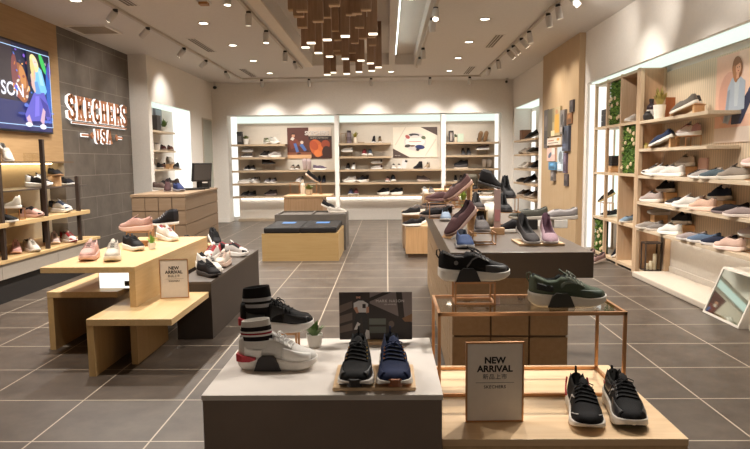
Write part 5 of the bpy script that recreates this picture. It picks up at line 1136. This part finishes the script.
o1 = [(plain(76, 60, 54, .5), [(0, 0), (.38, 0), (0, .3)]), (plain(76, 60, 54, .5), [(.62, 1), (1, 1), (1, .72)]), (plain(204, 190, 174, .5), [(.04, .42), (.28, 1), (.3, 1), (.06, .4)]), (plain(204, 190, 174, .5), [(.72, .06), (.96, .6), (.98, .58), (.74, .04)]), (plain(206, 198, 192, .5), ('e', .5, .52, .25, .3, 0)), (plain(232, 224, 214, .5), ('e', .5, .52, .22, .16, 0)),
      (plain(60, 56, 62, .5), ('e', .48, .74, .12, .05, -.1)), (plain(170, 84, 80, .5), ('e', .33, .68, .045, .07, .5)), (plain(96, 104, 78, .5), ('e', .69, .65, .05, .06, .4)), (plain(214, 206, 200, .5), ('e', .5, .68, .1, .05, 0)), (plain(70, 64, 60, .5), ('e', .33, .38, .07, .05, .3)), (plain(40, 48, 96, .5), ('e', .61, .34, .11, .07, -.2)), (plain(56, 50, 60, .5), ('e', .56, .26, .04, .05, 0)), (plain(120, 90, 70, .5), ('e', .44, .38, .06, .03, .1)), (plain(190, 90, 90, .5), rect(.36, .515, .64, .53))]
m, ms = flat_art(o1, w_, h_, (-w_ / 2, -.0121, 0), (1, 0, 0), (0, 0, 1), (0, -1, 0), .0006); obj('printed_photo', m, ms, bo)
obj('lettering', mb_of(text('SKECHERS', .03, .0, .0002), Matrix.Translation((-.42, -.0235, .045)) @ RX), plain(196, 184, 170, .5), bo)

# ================================================================== RIGHT WALL: OPEN GRID UNIT
M_GRIDZ = wood(200, 172, 142, 'z', .88, .5); M_GRIDY = wood(206, 182, 152, 'y', .88, .5); M_BRN = wood(156, 112, 82, 'z', .8, .5)
g = thing('grid_shelf', 'tall open wooden grid shelf on the right with moss panels', 'shelf unit', (3.05, 8.5, 0))
YC = [.75, .27, -.25, -.79]               # uprights, far to near
RZ = [.06, .575, 1.215, 1.86, 2.48]
for k, y in enumerate(YC):
    if k < 2: obj('upright', BX(0, .04, y - .02, y + .02, 0, 2.5), M_GRIDZ, g); obj('upright', BX(.285, .325, y - .02, y + .02, 0, 2.5), M_GRIDZ, g)
    else: obj('upright', BX(0, .325, y - .02, y + .02, 0, 2.5), M_GRIDZ, g)
for k, z in enumerate(RZ):
    for i in range(3): obj('shelf', BX(.002, .32, YC[i + 1] + .0202, YC[i] - .0202, z - .025, z + .01), M_GRIDY, g)
for i in range(3):
    for k in range(4):
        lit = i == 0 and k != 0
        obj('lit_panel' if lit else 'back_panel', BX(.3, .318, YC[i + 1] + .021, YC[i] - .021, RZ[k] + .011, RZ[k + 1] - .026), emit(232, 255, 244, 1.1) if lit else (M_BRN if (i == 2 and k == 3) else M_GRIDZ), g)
obj('end_frame', MB().box(0, .03, -.83, -.811, 0, 2.5).box(.295, .325, -.83, -.811, 0, 2.5), M_GRIDZ, g)
obj('end_panel', BX(.03, .295, -.825, -.811, .06, 2.48), wood(190, 150, 116, 'z', .84, .5), g)
GX = 3.2
def gy(px, X=GX): return atX(px, 150, X).y
def moss(lab, i, k, seed):
    y0, y1 = 8.5 + YC[i + 1] + .022, 8.5 + YC[i] - .022; z0, z1 = RZ[k] + .0105, RZ[k + 1] - .0265
    t = thing('moss_panel', lab, 'moss panel', (3.1, (y0 + y1) / 2, z0)); hy = (y1 - y0) / 2; hz = z1 - z0; rnd = random.Random(seed)
    obj('backing', BX(.0, .03, -hy, hy, 0, hz), plain(50, 70, 30, .9), t)
    m = MB()
    for _ in range(1500):
        y, z = rnd.uniform(-hy + .012, hy - .012), rnd.uniform(.012, hz - .012); s = rnd.uniform(.008, .02); a = rnd.uniform(0, 6.28); d = rnd.uniform(.01, .04)
        u = Vector((0, math.cos(a), math.sin(a))) * s; w_ = Vector((0, -math.sin(a), math.cos(a))) * s * .6; c = Vector((0, y, z))
        P = [c - u, c + w_ + Vector((-d * .5, 0, 0)), c + u + Vector((-d, 0, 0)), c - w_ + Vector((-d * .5, 0, 0))]
        for p in P: p.y = max(-hy, min(hy, p.y)); p.z = max(0, min(hz, p.z))
        m.add(P, [(0, 1, 2, 3)], rnd.choice((0, 0, 1, 2)))
    o = obj('moss', m, [plain(92, 124, 48, .9), plain(126, 152, 66, .9), plain(62, 92, 36, .9)], t); o['kind'] = 'stuff'
    for _ in range(10):
        y, z = rnd.uniform(-hy + .04, hy - .04), rnd.uniform(.05, hz - .05)
        f_ = MB()
        for q in range(6):
            a = q * PI / 3; f_.bar((-.03, y, z), (-.045, y + math.cos(a) * .022, z + math.sin(a) * .022), .006, n=5, r2=.011)
        obj('flower', f_, plain(226, 204, 164, .8), t)
moss('green moss panel with pale flowers in the top middle of the grid shelf', 1, 3, 1)
moss('green moss panel with pale flowers beside the near post, second row down', 2, 2, 2)
moss('green moss panel with pale flowers at the bottom far cell of the grid shelf', 0, 0, 3)
def gl(px, k, X=GX): return (X, gy(px, X), RZ[k] + .0105)
q = gl(607, 3, 3.16); t = thing('display_box', 'stack of dark boxes in the top far cell of the grid shelf', 'box', q)
for k in range(3): obj('dark_box', BX(-.06, .06, -.1, .1, k * .082, k * .082 + .078), plain(46, 40, 38, .5), t)
block('pale block in the second row of the grid shelf', gl(614, 2), .12, .16, .09); tag(obj('black_bag', MB().prism([(-.06, -.1, 0), (.06, -.1, 0), (.05, -.08, .14), (-.05, -.08, .14)], (0, .18, 0)), plain(34, 30, 30, .7), loc=(GX, gy(614), RZ[2] + .101)), 'small black bag on the pale block of the grid shelf', 'bag')
shoe('runner', (GX - .02, gy(634.5), RZ[3] + .011), 200, 'white shoe in the top near cell of the grid shelf', (226, 216, 204), WHITE, n=11, L=.26)
shoe('slip', gl(611, 1), 200, 'black slip-on in the third row of the grid shelf', (40, 37, 38), WHITE, n=11)
riser('thin wire stand in the third row of the grid shelf', gl(608.5, 1, 3.22), .14, .16, .19); shoe('slip', (3.22, gy(608.5, 3.22), RZ[1] + .2), 150, 'black and tan shoe tilted on the wire stand of the grid shelf', (66, 56, 46), (190, 160, 110), n=11, pitch=30, L=.26)
q = gl(626, 1); t = thing('lantern', 'thin black metal frame lantern in the third row of the grid shelf', 'lantern', (q[0] + .04, q[1], q[2]))
obj('frame', MB().box(-.07, -.06, -.07, -.06, 0, .38).box(.06, .07, -.07, -.06, 0, .38).box(-.07, -.06, .06, .07, 0, .38).box(.06, .07, .06, .07, 0, .38).box(-.08, .08, -.08, .08, .37, .39).box(-.08, .08, -.08, .08, 0, .01), plain(70, 50, 38, .5), t)
tag(obj('candle', MB().lathe([(.035, 0), (.035, .2), (.03, .205), (.004, .2), (.004, .22), (0, .22)], n=16), plain(226, 190, 110, .5), loc=(q[0] + .03, q[1], q[2] + .0105)), 'pale yellow candle inside the thin black lantern', 'candle')
shoe('slip', gl(630, 1, 3.14), -150, 'pale blue shoe beside the lantern in the grid shelf', (130, 152, 170), WHITE, n=11, L=.27)
shoe('slip', gl(624.5, 0, 3.18), 150, 'black slip-on tilted up in the bottom near cell of the grid shelf', (36, 34, 38), WHITE, n=11, pitch=38, L=.28)
shoe('slip', (2.84, 8.4, .0), 205, 'mauve brown shoe on the floor before the grid shelf, nearer one', (150, 118, 112), (214, 196, 184), n=13, L=.3, pitch=10)
shoe('slip', (2.84, 8.85, .0), 200, 'mauve brown shoe on the floor before the grid shelf, farther one', (164, 130, 122), (214, 196, 184), n=13, L=.3, pitch=6)
# bay between the grid's end and the long shelves
e_ = thing('shelf_end_frame', 'square wooden frame carrying the far end of the long right shelves', 'shelf frame', (3.05, 7.42, 0))
obj('upright', BX(.26, .325, -.02, .02, 0, .55), M_GRIDZ, e_); obj('upright', BX(.0, .045, .2, .24, .0, 2.49), M_GRIDZ, e_); obj('bottom_board', BX(.045, .325, -.02, .24, .03, .055), M_GRIDY, e_)
q = (3.2, 7.52, .0555); t = thing('lantern', 'dark framed glass lantern holding white candles at the frame bottom', 'lantern', q)
obj('frame', MB().box(-.1, -.085, -.07, -.055, 0, .34).box(.085, .1, -.07, -.055, 0, .34).box(-.1, -.085, .055, .07, 0, .34).box(.085, .1, .055, .07, 0, .34).box(-.1, .1, -.07, .07, .33, .35).box(-.1, .1, -.07, .07, 0, .012), plain(60, 46, 38, .5), t)
obj('glass', MB().box(-.085, .085, -.064, -.061, .012, .33), glass(), t)
for dx, hh in ((-.05, .07), (-.0, .1), (.045, .19)): tag(obj('candle', MB().lathe([(.022, 0), (.022, hh), (.0, hh)], n=14), plain(232, 222, 204, .6), loc=(3.2 + dx, 7.52, .0685)), {.07: 'shortest', .1: 'middle', .19: 'tallest'}[hh] + ' white candle in the dark framed lantern', 'candle')
# long shelves
RS = [1.86, 1.53, 1.21, .893, .575]
for i, z in enumerate(RS):
    tag(obj('long_shelf', BX(3.05, 3.362, (6.02 if i < 2 else 3.2), 7.615, z - .035, z), M_SHELF_Y, bevel=.002), RN[i] + ' long pale shelf on the right wall', 'shelf', 'long right wall shelves')
def rs_(px, row, X=3.2): return (X, atX(px, 150, X).y, RS[row] + .0006)
def rshoe(kind, px, row, yaw, lab, up, sole=WHITE, X=3.2, n=13, **k): return shoe(kind, rs_(px, row, X), yaw, lab + f' on the {RN[row]} long right shelf', up, sole, X and k.pop('over', None), n=n, ax='y', **k)
bottle('dark bottle with a white label on the top right shelf', rs_(650, 0, 3.17), .055, .26, (46, 30, 34), True, (36, 30, 30), (206, 196, 186))
t = thing('jar', 'squat round black jar before the dark bottle on the top right shelf', 'jar', rs_(646.5, 0, 3.09)); obj('body', MB().lathe([(.03, 0), (.05, .02), (.052, .06), (.035, .085), (0, .085)], n=16), plain(50, 46, 44, .35), t, smooth=False); obj('lid', MB().lathe([(.03, .085), (.03, .105), (0, .105)], n=14), plain(40, 36, 36, .35), t)
potted('tall yellow green leaves in a white pot on the top right shelf', rs_(658, 0, 3.18), .07, .17, .24, 34, pot=(230, 222, 210), leaf=(170, 152, 84), spread=.09, wide=.02)
tag(obj('brown_board', BX(-.06, .06, -.006, .006, 0, .26), wood(166, 96, 54, 'z'), loc=rs_(669, 0, 3.33)), 'small rust brown board standing behind the potted leaves', 'board')
p = rs_(686, 0, 3.16); wedge('sloped wooden stand under the grey pair on the top right shelf', p, 122, 20, .28, .2)
shoe('slip', (p[0] + .05, p[1] + .07, p[2] + .016), 122, 'dark grey slip-on tilted on the sloped stand, farther of the grey pair', (84, 78, 76), (224, 214, 200), n=13, pitch=20, L=.29)
shoe('slip', (p[0] - .05, p[1] - .04, p[2] + .016), 122, 'stone grey slip-on tilted on the sloped stand, nearer of the grey pair', (134, 124, 114), (228, 218, 204), n=13, pitch=20, L=.3)
p = rs_(664, 1, 3.16); wedge('sloped wooden stand under the navy pair on the second right shelf', p, 124, 22, .28, .2)
shoe('slip', (p[0] + .04, p[1] + .09, p[2] + .016), 124, 'white and blue slip-on tilted behind the navy one', (196, 200, 204), WHITE, (110, 130, 156), n=13, pitch=22, L=.28)
shoe('slip', (p[0] - .05, p[1] - .05, p[2] + .016), 124, 'navy slip-on with a white sole tilted on the sloped stand', (50, 62, 92), WHITE, n=13, pitch=22, L=.29)
potted('tiny yellow plant at the far end of the second right shelf', rs_(646, 1, 3.14), .03, .04, .05, 22, pot=(200, 180, 120), leaf=(176, 158, 70), spread=.035, wide=.01)
p = rs_(688, 1, 3.26); riser('wire cube stand on the second right shelf', p, .16, .22, .12, 0); shoe('runner', (p[0], p[1] + .0, p[2] + .12), 110, 'white trainer with pink laces on the wire cube stand', (230, 214, 208), WHITE, (206, 160, 160), n=13, lace=(190, 120, 130))
# third row
rshoe('runner', 656, 2, 150, 'white shoe with a dark heel', (228, 222, 212), over=(100, 92, 90), X=3.18); rshoe('runner', 661, 2, 135, 'white trainer left of the centre gap', (232, 226, 218), X=3.12, n=13); rshoe('runner', 673, 2, 118, 'bright white trainer below the block', (234, 228, 220), X=3.14)
p = rs_(688, 2, 3.305); block('wooden block raising a white trainer on the third right shelf', p, .13, .2, .11); shoe('runner', (p[0] - .01, p[1] + .03, p[2] + .11), 98, 'cream trainer raised on the block of the third right shelf', (224, 210, 196), WHITE, n=13, L=.27)
tag(obj('pink_card', BX(-.01, .01, -.09, .09, 0, .2), plain(226, 190, 182, .6), loc=rs_(704, 2, 3.365)), 'small pink picture card standing on the third right shelf', 'card')
rshoe('slip', 703, 2, 130, 'grey white shoe left of the blue pair', (176, 166, 160), X=3.12); rshoe('slip', 709, 2, 128, 'black slip-on at the left of the blue pair', (48, 46, 50), (214, 208, 200), X=3.16); rshoe('slip', 718, 2, 128, 'teal grey slip-on at the right of the pair', (96, 110, 118), (220, 210, 198), X=3.12, L=.31)
rshoe('runner', 735, 2, 118, 'stone grey trainer', (158, 144, 130), (196, 186, 172), X=3.14)
p = rs_(760, 2, 3.24); riser('wire stand at the right picture edge on the third shelf', p, .14, .22, .12); shoe('runner', (p[0], p[1], p[2] + .12), 120, 'pale pink trainer on a wire stand at the right picture edge, third shelf', (222, 190, 180), (230, 210, 202), n=13)
# fourth row
rshoe('runner', 653, 3, 118, 'grey pink trainer', (188, 170, 162), (224, 212, 202), X=3.14)
p = rs_(669, 3, 3.305); block('wooden block raising a black trainer on the fourth right shelf', p, .13, .22, .12); shoe('runner', (p[0], p[1] + .05, p[2] + .12), 98, 'black trainer with a white sole on the block of the fourth right shelf', (42, 40, 42), WHITE, n=13)
rshoe('slip', 681, 3, 138, 'black and grey slip-on', (66, 62, 62), X=3.24, L=.28); rshoe('runner', 690, 3, 130, 'bright white trainer', (232, 226, 218), X=3.13, L=.3); rshoe('runner', 705, 3, 112, 'peach pink trainer', (230, 190, 166), (236, 206, 188), X=3.12)
p = rs_(725, 3, 3.305); block('wooden block raising the navy trainer on the fourth right shelf', p, .13, .24, .1); shoe('runner', (p[0], p[1] + .06, p[2] + .1), 98, 'navy trainer with a white sole on the block of the fourth right shelf', (54, 66, 92), WHITE, n=13)
rshoe('slip', 733, 3, 138, 'black slip-on at the right', (50, 42, 46), (120, 104, 104), X=3.18, L=.3); rshoe('slip', 746, 3, 136, 'mauve grey slip-on at the right picture edge', (164, 146, 142), (214, 200, 190), X=3.1, L=.3)
# lowest row
rshoe('slip', 653, 4, 140, 'taupe loafer', (160, 148, 138), (206, 194, 182), X=3.12, L=.3); rshoe('slip', 661, 4, 138, 'grey loafer right of the taupe one', (140, 132, 126), (196, 184, 174), X=3.16, L=.28); rshoe('runner', 673, 4, 112, 'bright white trainer', (234, 230, 222), X=3.11)
p = rs_(687, 4, 3.305); block('wooden block raising a black trainer on the lowest right shelf', p, .13, .24, .1); shoe('runner', (p[0], p[1] + .06, p[2] + .1), 98, 'black trainer with a white sole on the block of the lowest right shelf', (44, 42, 44), WHITE, n=13)
rshoe('slip', 699, 4, 136, 'silver grey slip-on behind the blue one', (176, 160, 156), (206, 196, 190), X=3.1, L=.28); rshoe('slip', 708, 4, 134, 'steel blue slip-on', (104, 124, 150), (214, 206, 200), X=3.13, L=.3); rshoe('slip', 718, 4, 134, 'navy slip-on right of the steel blue one', (48, 54, 76), (206, 198, 194), X=3.17, L=.31)
rshoe('runner', 734, 4, 112, 'peach trainer at the right', (232, 196, 178), (238, 214, 202), X=3.1)
p = rs_(760, 4, 3.24); riser('wire stand at the right picture edge on the lowest shelf', p, .14, .22, .13); shoe('runner', (p[0], p[1], p[2] + .13), 118, 'pinkish white trainer on a wire stand at the right picture edge, lowest shelf', (228, 206, 202), WHITE, n=13)
p = (3.27, 7.5, .575 + .0006); block('wooden block in the bay below the fourth shelf, far end', p, .16, .12, .16); shoe('runner', (p[0], p[1], p[2] + .16), 170, 'white low shoe on the block at the far end of the lowest right shelf', (226, 220, 212), WHITE, n=11, L=.26)
# right poster on the ribbed wood
pp0 = atX(716, 110, 3.375); po = thing('wall_poster', 'pale pink poster of a seated woman in denim on the right wall', 'poster', (3.378, pp0.y, 1.56)); w_, h_ = 1.15, .86
bo = obj('board', BX(-.012, 0, -w_, 0, 0, h_), plain(236, 190, 166, .5), po)
f_ = lambda *a: plain(*a, .5)
o1 = [(f_(232, 214, 200), rect(0, 0, 1, .17)), (f_(222, 168, 148), ('e', .22, .5, .17, .3, 0)), (f_(244, 206, 184), rect(.35, .3, 1, 1)), (f_(206, 184, 176), ('e', .8, .5, .13, .13, 0)),
      (f_(52, 56, 84), [(.27, .2), (.42, .2), (.62, .56), (.54, .6), (.4, .42), (.28, .4)]), (f_(62, 76, 118), [(.5, .56), (.58, .64), (.66, .56), (.74, .24), (.66, .22), (.58, .5)]), (f_(48, 54, 84), [(.7, .4), (.84, .52), (1, .44), (1, .34), (.86, .4), (.72, .22), (.66, .24)]), (f_(176, 186, 200), [(.2, .62), (.26, .72), (.36, .74), (.46, .66), (.46, .36), (.3, .34), (.22, .2), (.14, .22), (.18, .42)]), (f_(196, 204, 212), [(.3, .72), (.38, .72), (.36, .4), (.31, .4)]), (f_(150, 160, 176), [(.2, .58), (.24, .6), (.22, .24), (.17, .24)]),
      (f_(232, 182, 150), ('e', .155, .2, .07, .025, 0)), (f_(150, 98, 62), ('e', .335, .82, .075, .13, .1)), (f_(172, 116, 76), ('e', .31, .76, .035, .1, .2)), (f_(222, 168, 136), ('e', .355, .815, .04, .062, 0)), (f_(150, 98, 62), ('e', .335, .89, .055, .035, .3)), (f_(120, 72, 56), ('e', .345, .825, .006, .008, 0)), (f_(120, 72, 56), ('e', .372, .825, .006, .008, 0)), (f_(176, 80, 76), ('e', .36, .785, .012, .006, 0)), (f_(214, 160, 130), rect(.335, .7, .375, .77)), (f_(232, 226, 220), ('e', .72, .2, .08, .03, .1)), (f_(220, 208, 200), ('e', .9, .2, .07, .03, -.1))]
m, ms = flat_art(o1, w_, h_, (-.0121, 0, 0), (0, -1, 0), (0, 0, 1), (-1, 0, 0), .0006); obj('printed_photo', m, ms, bo)
# plinth, foot mirror
t = thing('floor_plinth', 'long low white plinth on the floor under the right shelves', 'plinth', (3.15, 6.5, 0)); obj('deck', BX(-.215, .229, -.8, .92, 0, .065), plain(190, 178, 163, .55), t, bevel=.012)
t = thing('floor_plinth', 'low white plinth at the right picture edge beyond the mirror', 'plinth', (3.15, 4.4, 0)); obj('deck', BX(-.215, .229, -.8, .6, 0, .065), plain(190, 178, 163, .55), t, bevel=.012)
fm = thing('foot_mirror', 'slanted low foot mirror with a white frame on the floor at right', 'mirror', (2.9, 5.36, 0))
A0, A1 = Vector((0, 0, 0)), Vector((.17, 0, .42)); fr = MB(); hw = .29
d = (A1 - A0); nn = Vector((-.42, 0, .17)).normalized()
obj('case', MB().prism([(0, -hw, .0), (.4, -hw, 0), (.4, -hw, .42), (.17, -hw, .42)], (0, 2 * hw, 0)), plain(196, 187, 174, .55), fm)
fr.prism([A0 + d * a + nn * .001 + Vector((0, y, 0)) for a, y in ((0, -hw), (0, hw), (.045, hw), (.045, -hw))], nn * .01); fr.prism([A0 + d * a + nn * .001 + Vector((0, y, 0)) for a, y in ((.955, -hw), (.955, hw), (1, hw), (1, -hw))], nn * .01)
for s in (-1, 1): fr.prism([A0 + d * a + nn * .001 + Vector((0, y, 0)) for a, y in ((.045, s * hw), (.045, s * (hw - .02)), (.955, s * (hw - .02)), (.955, s * hw))], nn * .01)
obj('frame', fr, plain(206, 198, 186, .5), fm)
obj('mirror_glass', MB().prism([A0 + d * a + nn * .001 + Vector((0, y, 0)) for a, y in ((.045, -hw + .02), (.045, hw - .02), (.955, hw - .02), (.955, -hw + .02))], nn * .004), mirror(), fm)

# ------------------------------------------------------------------ far right recess and picture collage
M_NS = wood(196, 170, 140, 'y', .8)
FZ = [1.845, 1.535, 1.225, .918, .612]
for i, z in enumerate(FZ): tag(obj('wall_shelf', BX(2.9, 3.318, 12.3, 14.3, z - .04, z), M_NS), RN[i] + ' shelf in the far right recess', 'shelf')
def fr_(px, row, X=3.1): return (X, atX(px, 150, X).y, FZ[row] + .0006)
def fs(px, row, yaw, lab, up, sole=WHITE, kind='runner', **k): return shoe(kind, fr_(px, row, k.pop('X', 3.05)), yaw, lab + f', {RN[row]} shelf, far right recess', up, sole, n=9, ax='y', **k)
tag(obj('brown_box', BX(-.1, .1, -.12, .12, 0, .24), plain(120, 84, 62, .6), loc=fr_(525, 0, 3.15)), 'brown box at the left of the top far right recess shelf', 'box')
fs(532, 0, 190, 'black shoe tilted before the brown box', (46, 40, 38), (90, 80, 74), 'slip', pitch=20, L=.3)
fs(525, 1, 195, 'grey white shoe', (176, 164, 150), (150, 130, 110)); fs(529, 1, 200, 'pale tan shoe', (196, 176, 156), CREAM); fs(533, 1, 200, 'dark olive shoe', (84, 82, 74), (190, 180, 166))
fs(525, 2, 195, 'white trainer', (210, 200, 186)); fs(529, 2, 200, 'off white trainer with a dark mark', (226, 214, 200)); fs(535, 2, 200, 'black shoe', (46, 42, 42), (200, 190, 180), 'boot', L=.26)
fs(523, 3, 195, 'black shoe', (44, 40, 38), (70, 62, 58), 'slip'); fs(531, 3, 195, 'black shoe tilted up', (40, 36, 36), (66, 58, 54), 'slip', pitch=20, L=.3)
fs(524, 4, 190, 'dark grey trainer', (90, 80, 72), (190, 176, 160)); fs(531, 4, 195, 'black and white trainer', (50, 46, 44), (206, 196, 184)); fs(536, 4, 195, 'grey trainer at the right', (140, 126, 114), (190, 178, 164), X=3.08)
CB = [(545, 110, 549, 148, (92, 84, 84), 'narrow grey brown picture at the left end of the collage', 0), (549.5, 108, 562, 136, (176, 158, 120), 'large picture with a yellow figure in the collage', 1), (562.5, 110, 567, 134, (120, 112, 108), 'narrow grey picture right of the yellow figure', 2), (568, 113, 573, 124, (136, 92, 56), 'small rust brown picture high in the collage', 0),
      (571.5, 100, 575, 112, (76, 70, 72), 'topmost small dark picture of the collage', 0), (565, 126, 571, 151, (70, 76, 92), 'dark blue picture at the right of the collage', 2), (548, 148, 556, 161, (226, 186, 172), 'pale pink picture low in the collage', 1), (549, 137.5, 563, 145, (222, 208, 190), 'cream lettering board across the middle of the collage', 3), (551, 162, 558, 170, (90, 140, 176), 'sky blue picture low in the collage', 0),
      (558.5, 147, 564.5, 171, (190, 206, 216), 'pale blue picture low in the collage', 2), (565, 153, 568, 173, (106, 92, 110), 'narrow purple grey picture low in the collage', 0), (553, 171.5, 556, 181, (128, 122, 120), 'small grey picture hanging at the collage bottom', 0), (565, 174, 569, 186, (84, 74, 76), 'lowest small dark picture of the collage', 0)]
for i, (x0, z0, x1, z1, c, lab, kind) in enumerate(CB):
    X = 2.86 - .0002; dp = .02 + .012 * (i % 3)
    a = atX(x0, (z0 + z1) / 2, X); b = atX(x1, (z0 + z1) / 2, X); zt = atX((x0 + x1) / 2, z0, X).z; zb = atX((x0 + x1) / 2, z1, X).z
    t = thing('collage_picture', lab, 'picture', (X, a.y, zb), group='picture collage on the wood panel'); ww = a.y - b.y; hh = zt - zb
    bo = obj('board', BX(-dp, 0, -ww, 0, 0, hh), plain(*c, .5), t)
    dk = lambda k: plain(*[max(0, min(255, int(v * k))) for v in c], .5)
    if kind == 1 and i == 1: art = [(dk(.55), rect(0, 0, .4, 1)), (dk(.8), rect(.4, .5, .55, 1)), (plain(206, 156, 66, .5), [(.55, .1), (.95, .1), (.9, .75), (.6, .75)]), (plain(180, 130, 90, .5), ('e', .74, .84, .1, .08, 0)), (plain(230, 210, 170, .5), rect(.3, 0, .6, .2))]
    elif kind == 1: art = [(plain(96, 110, 130, .5), ('e', .4, .45, .28, .16, .8)), (plain(236, 214, 204, .5), rect(.6, .5, 1, 1))]
    elif kind == 3: art = [(plain(176, 110, 80, .5), rect(.08, .55, .5, .7)), (plain(120, 96, 80, .5), rect(.08, .25, .8, .35)), (plain(206, 150, 60, .5), ('e', .8, .7, .1, .18, 0))]
    elif kind == 2: art = [(dk(.6), ('e', .5, .6, .3, .22, .3)), (dk(1.35), rect(.1, .1, .6, .3)), (dk(.75), rect(.55, .3, .95, .5))]
    else: art = [(dk(.7), rect(.1, .1, .9, .45)), (dk(1.3), ('e', .5, .7, .25, .15, .2))]
    m, ms = flat_art(art, ww, hh, (-dp - .0001, 0, 0), (0, -1, 0), (0, 0, 1), (-1, 0, 0), .0005); obj('printed_photo', m, ms, bo)

bpy.context.view_layer.update()
settle()
